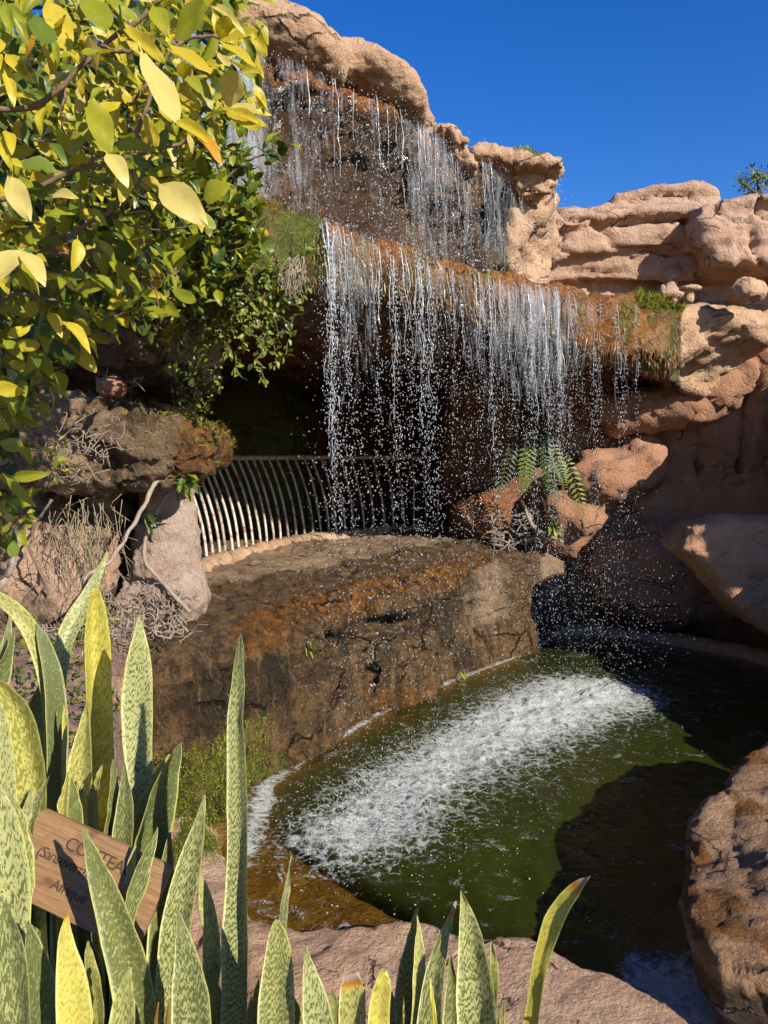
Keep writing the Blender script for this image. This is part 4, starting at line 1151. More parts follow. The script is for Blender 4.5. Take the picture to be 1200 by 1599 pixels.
# outline with the cut corner at the left
ol = [(0, 0), (W * 0.62, 0.0015), (W, 0), (W + 0.002, -H * 0.55), (W, -H), (W * 0.5, -H - 0.001), (0.035, -H), (-0.022, -0.105), (-0.045, -0.052)]
bm = bmesh.new()
vf = [bm.verts.new((x, y, 0)) for x, y in ol]
f_ = bm.faces.new(vf)
if f_.normal.z < 0: f_.normal_flip()
bm.normal_update()
ex = bmesh.ops.extrude_face_region(bm, geom=[f_])
bmesh.ops.translate(bm, verts=[v for v in ex['geom'] if isinstance(v, bmesh.types.BMVert)], vec=(0, 0, 0.016))
bmesh.ops.recalc_face_normals(bm, faces=bm.faces)
bmesh.ops.bevel(bm, geom=bm.edges[:], offset=0.0015, segments=2, affect='EDGES')
me = bpy.data.meshes.new('board'); bm.to_mesh(me); bm.free(); me.materials.append(WOOD)
def put(name, data, mw, mat=None, **kw):
    o = bpy.data.objects.new(name, data); C.objects.link(o)
    o.parent = sg
    o.matrix_parent_inverse = Matrix.Translation(-Vector(sg.location))
    o.matrix_basis = mw
    if mat: data.materials.append(mat)
    return tag(o, **kw)
put('board', me, Bm)
def words_on(txt, x, y, size, shear=0.12, sp=1.0):
    cu = bpy.data.curves.new('lettering', 'FONT')
    cu.body = txt; cu.size = size; cu.shear = shear; cu.extrude = 0.0003; cu.space_character = sp
    cu.resolution_u = 3
    tmp = bpy.data.objects.new('tmp', cu)
    me = bpy.data.meshes.new_from_object(tmp)
    bpy.data.objects.remove(tmp)
    me.name = 'lettering'
    put('lettering', me, Bm @ Matrix.Translation((x, y, 0.0166)), INK, label='dark hand-lettered words ' + txt.strip('()'))
words_on('COUTEAU', 0.070, -0.050, 0.036, 0.10, 0.88)
words_on('(Sanseveria)', 0.022, -0.082, 0.030, 0.22, 0.84)
words_on('Afrique', 0.078, -0.126, 0.029, 0.16, 0.92)
mb = MB()
st_a = P(185, 1420, SY + 0.03); 
tube(mb, [st_a, st_a + np.array([0.01, 0.06, -0.65])], 0.016, 8)
mb.build('stake', WOOD, sg)

# ------------------------------------------------------------------ tree and cacti behind the rocks
def leaf_mat(name, c1, c2, trans=0.35, rough=0.42, veins=True, spec=0.4):
    m = M(name)
    rnd = m.n('ObjectInfo').outputs['Random']
    uv = m.n('UVMap', uv_map='leaf').outputs[0]
    co = m.n('NewGeometry').outputs['Position']
    big = m.noise(co, 9, 3)
    f = m.math('ADD', m.math('MULTIPLY', rnd, 0.6), m.math('MULTIPLY', m.math('SUBTRACT', big, 0.3), 0.9), clamp=True)
    c = m.mix(f, col(*c1), col(*c2))
    if veins:
        sx = m.n('SeparateXYZ', {0: uv})
        u_ = m.math('ABSOLUTE', sx.outputs[0])
        mid = m.math('LESS_THAN', u_, 0.035)
        wv = m.math('FRACT', m.math('ADD', m.math('MULTIPLY', sx.outputs[1], 7.0), m.math('MULTIPLY', u_, -2.2)))
        vn = m.math('MULTIPLY', m.math('LESS_THAN', wv, 0.10), 0.35)
        c = m.mix(m.math('MAXIMUM', m.math('MULTIPLY', mid, 0.5), vn), c, m.mix(0.5, c, col(min(1, c2[0] * 1.3), min(1, c2[1] * 1.25), c2[2])))
        c = m.mix(m.ramp(m.noise(co, 38, 5, 0.7), [(0.62, 0.0), (0.74, 0.55)]), c, col(0.22, 0.12, 0.03))
    d = m.n('BsdfPrincipled', {'Base Color': c, 'Roughness': rough, 'Specular IOR Level': spec})
    t = m.n('BsdfTranslucent', {'Color': m.mix(1.0, c, col(1.25, 1.25, 0.5), 'MULTIPLY')})
    return m.done(m.n('MixShader', {0: trans, 1: d.outputs[0], 2: t.outputs[0]}).outputs[0])
L_YEL = leaf_mat('leaf_yellow', (0.42, 0.36, 0.02), (0.56, 0.42, 0.035))
L_LIM = leaf_mat('leaf_lime', (0.19, 0.22, 0.012), (0.36, 0.34, 0.02))
L_GRN = leaf_mat('leaf_green', (0.07, 0.115, 0.012), (0.15, 0.19, 0.02), 0.28)
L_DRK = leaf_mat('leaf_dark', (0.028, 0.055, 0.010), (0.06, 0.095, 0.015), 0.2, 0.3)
L_ORG = leaf_mat('leaf_orange', (0.50, 0.20, 0.015), (0.55, 0.33, 0.03))
L_PAL = leaf_mat('leaf_pale', (0.50, 0.41, 0.11), (0.56, 0.46, 0.14), 0.3)
L_CRP = leaf_mat('leaf_creeper', (0.13, 0.17, 0.02), (0.30, 0.31, 0.04), 0.3)
bk = M('bark')
co = bk.n('TexCoord').outputs['Object']
c_ = bk.mix(bk.noise(co, 30, 6, 0.7), col(0.07, 0.045, 0.025), col(0.23, 0.16, 0.10))
BARK = bk.done(bk.n('BsdfPrincipled', {'Base Color': c_, 'Roughness': 0.9, 'Normal': bk.bump(bk.noise(co, 70, 4), 0.6, 0.006)}).outputs[0])
bk = M('grey_root')
co = bk.n('TexCoord').outputs['Object']
c_ = bk.mix(bk.noise(co, 22, 6, 0.7), col(0.14, 0.10, 0.07), col(0.40, 0.32, 0.24))
ROOT = bk.done(bk.n('BsdfPrincipled', {'Base Color': c_, 'Roughness': 0.9, 'Normal': bk.bump(bk.noise(co, 90, 4), 0.6, 0.004)}).outputs[0])
bk = M('dry_straw')
co = bk.n('TexCoord').outputs['Object']
STRAW = bk.done(bk.n('BsdfPrincipled', {'Base Color': bk.mix(bk.noise(co, 15, 4), col(0.20, 0.15, 0.08), col(0.38, 0.30, 0.18)), 'Roughness': 0.9}).outputs[0])
bk = M('orange_algae_string')
co = bk.n('TexCoord').outputs['Object']
ALG = bk.done(bk.n('BsdfPrincipled', {'Base Color': bk.mix(bk.noise(co, 5, 4), col(0.13, 0.075, 0.018), col(0.32, 0.16, 0.03)), 'Roughness': 0.4}).outputs[0])
bk = M('green_moss')
co = bk.n('TexCoord').outputs['Object']
MOSS = bk.done(bk.n('BsdfPrincipled', {'Base Color': bk.mix(bk.noise(co, 12, 5), col(0.11, 0.125, 0.008), col(0.32, 0.31, 0.02)), 'Roughness': 0.8}).outputs[0])
bk = M('cactus_skin')
CACT = bk.done(bk.n('BsdfPrincipled', {'Base Color': col(0.035, 0.045, 0.035), 'Roughness': 0.7}).outputs[0])

def leaf_geo(nl=5, fold=0.25, curl=0.25, kind='ovate', wid=0.5):
    """unit leaf along +Y, blade normal +Z"""
    v, uv = [], []
    nw = 4
    for i in range(nl + 1):
        t = i / nl
        if kind == 'ovate': w_ = wid * math.sin(math.pi * min(max(t, 0.0), 1.0) ** 0.85) ** 0.75 * 0.5
        elif kind == 'lance': w_ = wid * 0.5 * math.sin(math.pi * t ** 0.75) ** 0.9
        else: w_ = wid * 0.5 * math.sin(math.pi * min(t ** 1.2 * 0.96 + 0.02, 1)) ** 0.6
        w_ = max(w_, 0.012)
        for j in range(nw + 1):
            s = (j / nw - 0.5) * 2
            v.append((s * w_, t, fold * abs(s) * w_ - curl * t * t + 0.03 * math.sin(t * 9 + s * 3)))
            uv.append((s, t))
    q = []
    for i in range(nl):
        for j in range(nw):
            a = i * (nw + 1) + j
            q.append((a, a + 1, a + nw + 2, a + nw + 1))
    # short stalk
    b = len(v)
    for x, y in ((-0.012, -0.14), (0.012, -0.14), (0.012, 0.01), (-0.012, 0.01)):
        v.append((x, y, -0.005)); uv.append((0.0, 0.0))
    q.append((b, b + 1, b + 2, b + 3))
    return np.array(v), np.array(q), np.array(uv)
def geo_mesh(name, v, q, uv, mat, mi=None):
    me = new_mesh(name, v, q, mat=mat, mi=mi)
    l = me.uv_layers.new(name='leaf')
    vi = np.empty(len(me.loops), np.int32); me.loops.foreach_get('vertex_index', vi)
    l.data.foreach_set('uv', np.asarray(uv, np.float32)[vi].ravel())
    return me
def frame(d, n):
    d = np.asarray(d, float); d = d / np.linalg.norm(d)
    n = np.asarray(n, float) - d * np.dot(n, d); n /= np.linalg.norm(n) + 1e-9
    x = np.cross(d, n)
    return np.stack([x, d, n], 1)
def rnd_dir(bias, spread):
    d = np.asarray(bias, float) + R.normal(0, spread, 3)
    return d / np.linalg.norm(d)

def scatter_leaves(parent, spots, shapes, mats, weights, part_max=300, leafname='leaf', stuffname='foliage'):
    """spots: list of (position, direction, normal, length, material or None). The first part_max become parts, the rest one mesh."""
    cache = {}
    stuff = []
    for k, (p, d, n, L, mt) in enumerate(spots):
        si = int(R.integers(len(shapes)))
        if mt is None: mt = int(R.choice(len(mats), p=weights))
        F = frame(d, n)
        if k < part_max:
            if (si, mt) not in cache:
                cache[(si, mt)] = geo_mesh('leaf', *shapes[si], mats[mt])
            o = bpy.data.objects.new(leafname, cache[(si, mt)])
            C.objects.link(o)
            o.parent = parent
            o.matrix_parent_inverse = Matrix.Translation(-Vector(parent.location))
            m4 = Matrix.Identity(4)
            for a in range(3):
                for b in range(3): m4[a][b] = F[a][b] * L
                m4[a][3] = p[a]
            o.matrix_basis = m4
        else:
            stuff.append((si, mt, F, L, p))
    if stuff:
        vs_, qs_, us_, ms_, n0 = [], [], [], [], 0
        for si, mt, F, L, p in stuff:
            v, q, uv = shapes[si]
            vs_.append((v * L) @ F.T + p); qs_.append(q + n0); us_.append(uv); ms_.append(np.full(len(q), mt)); n0 += len(v)
        o = bpy.data.objects.new(stuffname, geo_mesh(stuffname, np.concatenate(vs_), np.concatenate(qs_), np.concatenate(us_), list(mats), np.concatenate(ms_)))
        C.objects.link(o); adopt(o, parent); o['kind'] = 'stuff'

TY = 15.0
tb = P(1196, 345, TY)
tr_ = empty('small_tree', tuple(tb), 'small feathery green tree rising behind the layered rock at the right edge', 'tree')
mb = MB()
tips = []
for q in ([(1197, 380), (1192, 335), (1188, 308), (1172, 296), (1158, 284)], [(1190, 320), (1186, 300), (1182, 275)], [(1192, 330), (1205, 300), (1220, 270)], [(1188, 308), (1178, 310), (1165, 316)], [(1194, 335), (1210, 315), (1235, 300)]):
    tube(mb, curve([P(a, b, TY + R.normal(0, 0.1)) for a, b in q], 12), np.linspace(0.055, 0.018, 12), 6)
mb.build('trunk', BARK, tr_)
shp_s = [leaf_geo(3, 0.2, 0.2, 'lance', 0.3)]
spots = []
for cx, cy, r, nn_ in ((1162, 282, 13, 90), (1182, 272, 13, 110), (1196, 282, 14, 120), (1172, 300, 12, 80), (1215, 270, 22, 160), (1225, 300, 22, 150), (1164, 316, 7, 30), (1190, 318, 10, 60), (1172, 262, 5, 12)):
    for i in range(nn_):
        a = R.normal(0, 0.45, 3) * r
        spots.append((P(cx + a[0], cy + a[1], TY + a[2] * 0.02), rnd_dir((0, 0, -0.3), 1), rnd_dir((0, -0.5, 0.6), 0.7), R.uniform(0.05, 0.11), None))
scatter_leaves(tr_, spots, shp_s, [L_GRN, L_CRP, L_DRK], [0.45, 0.35, 0.2], 0, stuffname='crown')
for i, (px, hh, rr) in enumerate(((1142, 10, 4), (1149, 17, 3.6), (1158, 9, 3), (1166, 20, 4.5), (1174, 10, 3.5), (1182, 24, 4.5), (1190, 12, 4))):
    Yc = 9.6 + 0.25 * (i % 3)
    mb = MB()
    b = P(px, 348, Yc); t = P(px + 2.5, 342 - hh, Yc)
    n = 10
    pts = np.array([b + (t - b) * s for s in np.linspace(0, 1, n)])
    tube(mb, pts, rr / 1200 * Yc * np.array([0.9, 1, 1, 1, 1, 1, 0.97, 0.85, 0.6, 0.2]), 9)
    mb.build('column_cactus', CACT, label=['shortest dark cactus at the left end of the row on the rock top', 'second cactus from the left in the row on the rock top', 'low stubby cactus third from the left on the rock top', 'middle cactus of the dark row on the rock top', 'low cactus just left of the tallest one on the rock top', 'tallest dark cactus of the row on the rock top', 'low dark cactus against the foot of the small tree'][i], cat='cactus', group='row of small dark cacti on the rock top')
# ------------------------------------------------------------------ shrubs and creepers on the left
SH = [leaf_geo(6, 0.30, 0.22, 'ovate', 0.52), leaf_geo(6, 0.15, 0.10, 'ovate', 0.48), leaf_geo(6, 0.45, 0.35, 'ovate', 0.46), leaf_geo(6, 0.20, -0.12, 'obovate', 0.5), leaf_geo(6, 0.35, 0.15, 'lance', 0.42)]
MATS = [L_YEL, L_LIM, L_GRN, L_DRK, L_ORG, L_PAL]
YE, LI, GR, DK, OR_, PA = range(6)
def inside(poly, n):
    poly = np.array(poly, float)
    lo, hi = poly.min(0), poly.max(0)
    out = []
    while len(out) < n:
        q = R.uniform(lo, hi, (4 * n, 2))
        out += list(q[poly2(q[:, 0], q[:, 1], poly) < 0])
    return np.array(out[:n])
def hero(b, t, w_, Y, mat, dy=0.03, nrm=None):
    p0, p1 = P(*b, Y), P(*t, Y - dy)
    d = p1 - p0; L = np.linalg.norm(d)
    wpx = w_ / 1200 * Y
    n = np.array([0.25, -1, 0.45]) if nrm is None else np.array(nrm)
    return (p0, d, n + R.normal(0, 0.28, 3), L, mat, 0.88 * wpx / L / 0.52)
def scatter2(parent, spots, part_max, **k):
    scatter_leaves(parent, spots, SH, MATS, None, part_max, **k)
sh1 = empty('broadleaf_shrub', (-0.9, 1.6, 2.4), 'shrub with large yellowing leaves hanging in from the upper left corner', 'shrub')
H = []
for a in [((223, 82), (272, 202), 52, 1.45, PA), ((250, 62), (330, 127), 34, 1.5, YE), ((356, 166), (369, 110), 46, 1.55, PA), ((352, 160), (398, 185), 46, 1.6, PA), ((350, 168), (412, 208), 30, 1.52, YE), ((352, 172), (414, 186), 18, 1.5, YE),
          ((306, 208), (349, 244), 26, 1.5, OR_), ((272, 188), (336, 214), 26, 1.5, YE), ((250, 288), (318, 340), 56, 1.4, PA), ((318, 310), (352, 286), 44, 1.55, LI), ((322, 300), (316, 272), 22, 1.6, LI),
          ((14, 274), (44, 341), 42, 1.5, PA), ((82, 304), (118, 303), 30, 1.5, PA), ((32, 392), (-14, 430), 46, 1.45, PA), ((34, 392), (72, 434), 34, 1.45, PA), ((36, 408), (60, 454), 24, 1.5, LI),
          ((172, 238), (142, 158), 46, 1.5, LI), ((172, 238), (232, 214), 44, 1.52, LI), ((168, 240), (198, 274), 38, 1.48, PA), ((172, 238), (118, 182), 36, 1.55, LI), ((106, 240), (92, 200), 32, 1.6, LI), ((106, 242), (132, 200), 34, 1.58, LI), ((88, 268), (28, 244), 46, 1.55, GR),
          ((274, 62), (324, 6), 46, 1.55, LI), ((345, 60), (352, 22), 34, 1.5, YE), ((345, 62), (402, 56), 34, 1.55, YE), ((345, 66), (400, 96), 26, 1.5, YE), ((330, 10), (380, 32), 18, 1.5, PA), ((340, 82), (360, 110), 16, 1.5, PA),
          ((170, 402), (222, 452), 26, 1.9, LI), ((118, 452), (160, 444), 24, 1.9, LI), ((78, 488), (95, 516), 24, 1.8, YE), ((98, 502), (143, 532), 28, 1.8, YE), ((205, 480), (262, 496), 26, 1.9, LI), ((175, 340), (225, 392), 20, 1.8, LI), ((205, 375), (236, 362), 26, 1.8, LI),
          ((60, 25), (70, 75), 46, 1.45, GR), ((75, 0), (110, 70), 46, 1.5, YE), ((130, -10), (170, 55), 48, 1.42, LI), ((200, -10), (238, 12), 34, 1.4, PA), ((240, 10), (262, 50), 40, 1.5, LI), ((8, 5), (15, 45), 22, 1.45, LI), ((10, 85), (46, 120), 32, 1.5, YE), ((10, 105), (22, 155), 20, 1.5, YE), ((185, 30), (262, 110), 24, 1.5, YE),
          ((170, 95), (222, 132), 22, 1.55, LI), ((75, 85), (88, 132), 12, 1.55, YE), ((185, 130), (178, 200), 24, 1.6, YE), ((290, 120), (330, 150), 40, 1.62, LI), ((280, 150), (310, 178), 44, 1.62, YE), ((215, 195), (275, 205), 34, 1.65, LI), ((5, 215), (12, 258), 18, 1.5, YE)]:
    H.append(hero(*a))
polyA = [(-30, -40), (395, -40), (405, 60), (400, 200), (335, 220), (300, 280), (200, 330), (100, 440), (-30, 460)]
for q in inside(polyA, 360):
    Y = R.uniform(1.6, 2.2)
    up = min(1 - q[1] / 460, 0.85)
    m = int(R.choice([YE, LI, GR, OR_, PA], p=[0.20 + 0.30 * up, 0.42, 0.26 - 0.20 * up, 0.03, 0.09 - 0.10 * up]))
    d = rnd_dir((0.35, -0.25, -0.45), 0.6)
    H.append((P(*q, Y), d, rnd_dir((0.2, -0.7, 0.7), 0.45), R.uniform(0.045, 0.085), m, R.uniform(0.7, 1.05)))
for q in inside(polyA, 150):
    up = min(1 - q[1] / 460, 0.85)
    H.append((P(*q, R.uniform(1.48, 1.75)), rnd_dir((0.35, -0.25, -0.45), 0.6), rnd_dir((0.2, -0.7, 0.7), 0.45), R.uniform(0.035, 0.065), int(R.choice([YE, LI, GR, PA], p=[0.2 + 0.25 * up, 0.42, 0.33 - 0.25 * up, 0.05])), R.uniform(0.7, 1.05)))
for q in inside([(-30, 250), (250, 280), (330, 330), (250, 500), (140, 520), (60, 620), (-30, 660)], 300):
    Y = R.uniform(1.8, 2.5)
    m = int(R.choice([YE, LI, GR, DK], p=[0.20, 0.42, 0.26, 0.12]))
    H.append((P(*q, Y), rnd_dir((0.3, -0.2, -0.5), 0.6), rnd_dir((0.2, -0.6, 0.75), 0.45), R.uniform(0.05, 0.085), m, R.uniform(0.8, 1.15)))
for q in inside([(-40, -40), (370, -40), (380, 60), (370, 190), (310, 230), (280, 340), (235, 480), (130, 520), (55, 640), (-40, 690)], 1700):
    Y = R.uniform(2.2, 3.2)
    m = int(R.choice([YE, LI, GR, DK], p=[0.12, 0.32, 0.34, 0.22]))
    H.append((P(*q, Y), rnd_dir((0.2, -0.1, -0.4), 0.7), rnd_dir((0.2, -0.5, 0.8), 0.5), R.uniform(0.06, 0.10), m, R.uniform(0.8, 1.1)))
def scatter6(parent, spots, part_max, mats=MATS, shapes=SH, leafname='leaf', stuffname='foliage'):
    cache, vs_, qs_, us_, ms_, n0 = {}, [], [], [], [], 0
    for k, (p, d, n, L, mt, wr) in enumerate(spots):
        si = int(R.integers(len(shapes))); F = frame(d, n) * L
        F[:, 0] *= wr
        if k < part_max:
            if (si, mt) not in cache: cache[(si, mt)] = geo_mesh('leaf', *shapes[si], mats[mt])
            o = bpy.data.objects.new(leafname, cache[(si, mt)]); C.objects.link(o)
            o.parent = parent
            o.matrix_parent_inverse = Matrix.Translation(-Vector(parent.location))
            m4 = Matrix.Identity(4)
            for a in range(3):
                for b in range(3): m4[a][b] = F[a][b]
                m4[a][3] = p[a]
            o.matrix_basis = m4
        else:
            v, q, uv = shapes[si]
            vs_.append(v @ F.T + p); qs_.append(q + n0); us_.append(uv); ms_.append(np.full(len(q), mt)); n0 += len(v)
    if vs_:
        o = bpy.data.objects.new(stuffname, geo_mesh(stuffname, np.concatenate(vs_), np.concatenate(qs_), np.concatenate(us_), list(mats), np.concatenate(ms_)))
        C.objects.link(o); adopt(o, parent); o['kind'] = 'stuff'
scatter6(sh1, H, 300)
for q, r0, r1, Y in (([(-60, 175), (50, 165), (105, 130), (160, 75), (235, 15), (250, -20)], 0.010, 0.006, 1.6), ([(-40, 330), (40, 300), (130, 262), (240, 238), (305, 214), (350, 166), (372, 138)], 0.009, 0.003, 1.6),
                     ([(-30, 330), (30, 355), (72, 380), (110, 398), (160, 392)], 0.010, 0.006, 1.75), ([(40, 410), (85, 378), (150, 345), (205, 305), (240, 240)], 0.009, 0.004, 1.75), ([(205, 250), (250, 110), (300, 60), (345, 62)], 0.007, 0.004, 1.62),
                     ([(105, 130), (100, 180), (106, 240)], 0.005, 0.003, 1.6), ([(160, 75), (215, 80), (250, 62)], 0.006, 0.003, 1.55), ([(-40, 500), (20, 460), (90, 470), (150, 500), (215, 485)], 0.008, 0.003, 2.0), ([(130, 262), (172, 238)], 0.005, 0.004, 1.56), ([(200, 170), (225, 140), (245, 100)], 0.005, 0.004, 1.6)):
    mb = MB()
    c = curve([P(a, b, Y) for a, b in q], 26)
    c += np.stack([0.006 * vnoise(np.arange(26) * 0.6, 0 * np.arange(26) + k, 0 * np.arange(26), 17 + k) for k in range(3)], 1)
    tube(mb, c, 0.70 * np.linspace(r0, r1, 26) * (1 + 0.18 * vnoise(np.arange(26) * 0.9, 0 * np.arange(26) + q[0][1], 0 * np.arange(26), 19)), 7)
    mb.build('branch', BARK, sh1)
# dead twigs deep in the shrub
mb = MB()
for q in inside([(-20, 180), (260, 200), (290, 420), (130, 480), (-20, 440)], 90):
    Y = R.uniform(1.9, 2.6)
    p0 = P(*q, Y); d = rnd_dir((0.3, 0, -0.1), 0.8)
    tube(mb, curve([p0, p0 + d * 0.06 + R.normal(0, 0.01, 3), p0 + d * 0.12 + R.normal(0, 0.02, 3)], 7), np.linspace(0.003, 0.0012, 7), 5)
mb.build('twigs', BARK, sh1, kind='stuff')

# glossy green shrub further back
sh2 = empty('glossy_shrub', tuple(P(300, 420, 3.6)), 'dark green glossy-leaved shrub growing on the left cliff beside the fall', 'shrub')
H = []
for cx, cy, n in ((445, 238, 7), (420, 232, 6), (385, 235, 6), (360, 260, 9), (345, 290, 9), (380, 335, 8), (395, 350, 9), (372, 390, 9), (395, 395, 6), (405, 385, 7), (340, 380, 9), (330, 250, 8), (300, 440, 9), (345, 445, 8), (320, 460, 6), (265, 520, 9), (230, 500, 8), (280, 470, 8), (310, 350, 10), (340, 420, 8), (380, 410, 6), (250, 430, 9), (220, 455, 9), (360, 320, 8)):
    Y = R.uniform(3.65, 4.0)
    c = P(cx, cy, Y)
    for i in range(n):
        d = rnd_dir((0.35, -0.3, 0.15), 0.65)
        m = int(R.choice([LI, GR, DK], p=[0.40, 0.38, 0.22]))
        H.append((c + R.normal(0, 0.03, 3), d, rnd_dir((0.1, -0.3, 0.9), 0.4), R.uniform(0.06, 0.095), m, R.uniform(0.95, 1.3)))
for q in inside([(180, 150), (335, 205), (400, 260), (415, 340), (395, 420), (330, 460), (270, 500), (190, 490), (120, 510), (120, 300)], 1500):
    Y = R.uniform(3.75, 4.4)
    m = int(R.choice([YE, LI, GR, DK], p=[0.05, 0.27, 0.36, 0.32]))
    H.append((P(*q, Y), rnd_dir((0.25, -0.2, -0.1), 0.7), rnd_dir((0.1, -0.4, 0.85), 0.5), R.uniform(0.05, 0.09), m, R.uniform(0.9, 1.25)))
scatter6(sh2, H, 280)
for q in ([(150, 400), (250, 380), (330, 300), (390, 250), (445, 236)], [(150, 430), (260, 430), (340, 390), (400, 345)], [(120, 460), (220, 470), (310, 445), (380, 395)], [(150, 470), (220, 500), (270, 520)]):
    mb = MB(); tube(mb, curve([P(a, b, 3.95) for a, b in q], 20), np.linspace(0.014, 0.004, 20), 6); mb.build('branch', BARK, sh2)

# small-leaved creeper hanging from the slab into the cave mouth
cr = empty('hanging_creeper', tuple(P(390, 440, 4.1)), 'small-leaved creeper hanging from the slab into the cave mouth', 'creeper')
CM = [L_CRP, L_GRN, L_DRK, L_LIM]
CS = [leaf_geo(4, 0.25, 0.2, 'ovate', 0.55), leaf_geo(4, 0.15, 0.1, 'lance', 0.5)]
H = []; vines = MB()
for px, y0, y1, Y in ((445, 480, 560, 4.2), (452, 470, 520, 4.2), (410, 500, 598, 4.15), (400, 480, 575, 4.1), (378, 480, 590, 4.1), (360, 470, 555, 4.1), (425, 480, 575, 4.2), (435, 440, 530, 4.2), (345, 480, 600, 4.2), (330, 500, 605, 4.3), (390, 460, 540, 4.1), (415, 450, 560, 4.15), (316, 540, 640, 4.5), (300, 560, 650, 4.6), (370, 440, 520, 4.1), (470, 420, 470, 4.3)):
    n = 14
    ys = np.linspace(y0 - 60, y1, n)
    pts = np.array([P(px + 9 * math.sin(i * 0.9 + px), y, Y) + R.normal(0, 0.012, 3) for i, y in enumerate(ys)])
    c = curve(pts, 40)
    tube(vines, c, 0.003, 5)
    for i in range(6, 40):
        for _ in range(2):
            if R.uniform() < 0.72:
                H.append((c[i], rnd_dir((0.2, -0.4, -0.4), 0.7), rnd_dir((0.1, -0.6, 0.6), 0.5), R.uniform(0.025, 0.05), int(R.choice(4, p=[0.35, 0.25, 0.25, 0.15])), R.uniform(0.8, 1.1)))
scatter_first = sorted(range(len(H)), key=lambda i: -H[i][3])
H = [H[i] for i in scatter_first]
for q in inside([(320, 395), (470, 400), (480, 440), (440, 500), (330, 540), (300, 600), (250, 560), (290, 480)], 800):
    Y = R.uniform(4.05, 4.6)
    H.append((P(*q, Y), rnd_dir((0.1, -0.3, -0.4), 0.7), rnd_dir((0.1, -0.5, 0.7), 0.5), R.uniform(0.02, 0.042), int(R.choice(4, p=[0.18, 0.32, 0.45, 0.05])), 1.0))
for q in inside([(265, 560), (330, 520), (335, 620), (300, 680), (270, 660)], 260):
    H.append((P(*q, R.uniform(4.5, 5.0)), rnd_dir((0.2, -0.3, -0.4), 0.7), rnd_dir((0.1, -0.5, 0.7), 0.5), R.uniform(0.02, 0.04), int(R.choice(4, p=[0.55, 0.2, 0.1, 0.15])), 0.7))
scatter6(cr, H, 280, CM, CS)
vines.build('vines', BARK, cr, kind='stuff')

# ivy spreading over the left of the nose rock
iv = empty('ivy', tuple(P(60, 720, 3.6)), 'bright green ivy spreading down the left edge of the cliff', 'ivy')
H = []
for q in inside([(-30, 600), (40, 610), (70, 660), (120, 690), (125, 740), (80, 750), (40, 745), (60, 790), (20, 850), (-30, 860)], 190):
    Y = R.uniform(3.5, 4.15) if q[0] > 40 else R.uniform(2.4, 3.4)
    H.append((P(*q, Y), rnd_dir((0.3, -0.4, -0.35), 0.6), rnd_dir((0.15, -0.6, 0.7), 0.4), R.uniform(0.03, 0.06) * (1.0 if q[0] > 40 else 1.35), int(R.choice([YE, LI, GR, DK], p=[0.12, 0.50, 0.28, 0.10])), 1.1))
for a in [((20, 745), (66, 742), 24, 2.3, LI), ((10, 745), (52, 790), 20, 2.2, LI), ((0, 740), (30, 765), 22, 2.3, LI), ((0, 690), (40, 702), 28, 2.3, LI), ((-5, 660), (14, 668), 22, 2.2, YE), ((5, 805), (24, 812), 14, 2.3, YE)]:
    H.insert(0, hero(*a))
scatter6(iv, H, 300)

# roots, straw and tangled stems
def root_line(mb, pts, Y, r0, r1, n=24, jit=0.01, seed=0, sides=6):
    Ys = Y if isinstance(Y, (list, tuple)) else [Y] * len(pts)
    c = curve([P(a, b, y) for (a, b), y in zip(pts, Ys)], n)
    k = np.arange(n) * 0.45
    c += jit * np.stack([vnoise(k, 0 * k + seed + j * 5.5, 0 * k, 23 + j) for j in range(3)], 1)
    tube(mb, c, np.linspace(r0, r1, n) * (1 + 0.2 * vnoise(k * 2, 0 * k + seed, 0 * k, 31)), sides)
for i, (q, Y, r0, r1, lab) in enumerate((
        ([(262, 770), (232, 830), (228, 870), (248, 905), (275, 930), (296, 958)], [4.75, 4.7, 4.68, 4.68, 4.62, 4.6], 0.014, 0.013, 'thick grey root snaking down the pale pillar'),
        ([(250, 745), (225, 790), (195, 840), (165, 882), (130, 905)], [4.4, 4.2, 4.0, 3.8, 3.7], 0.014, 0.008, 'grey-green stem slanting down in front of the pillar'),
        ([(12, 830), (18, 870), (8, 905), (-20, 940)], 3.4, 0.016, 0.018, 'bare grey stem at the left edge below the ivy'),
        ([(60, 1000), (110, 985), (170, 968), (250, 985), (300, 965)], [4.2, 4.3, 4.4, 4.5, 4.55], 0.010, 0.004, 'pale root lying across the soil at the foot of the pillar'),
        ([(80, 780), (48, 830), (55, 880), (75, 925), (62, 965)], 4.35, 0.008, 0.006, 'thin dark vine hanging over the shaded wall below the ivy'))):
    mb = MB(); root_line(mb, q, Y, r0, r1, 30, 0.012, i * 3.3)
    mb.build('root', ROOT if i != 4 else BARK, label=lab, cat='root')
mb = MB()
for i in range(90):
    x0 = R.normal(132, 26); y0 = R.uniform(770, 850)
    L = R.uniform(30, 150)
    Y = R.uniform(4.2, 4.6)
    root_line(mb, [(x0, y0), (x0 + R.normal(0, 12), y0 + L * 0.5), (x0 + R.normal(4, 24), y0 + L)], Y, 0.0022, 0.0012, 8, 0.012, i, 4)
mb.build('hanging_straw', STRAW, label='dry straw-like aerial roots hanging below the nose rock', cat='straw', kind='stuff')
mb = MB()
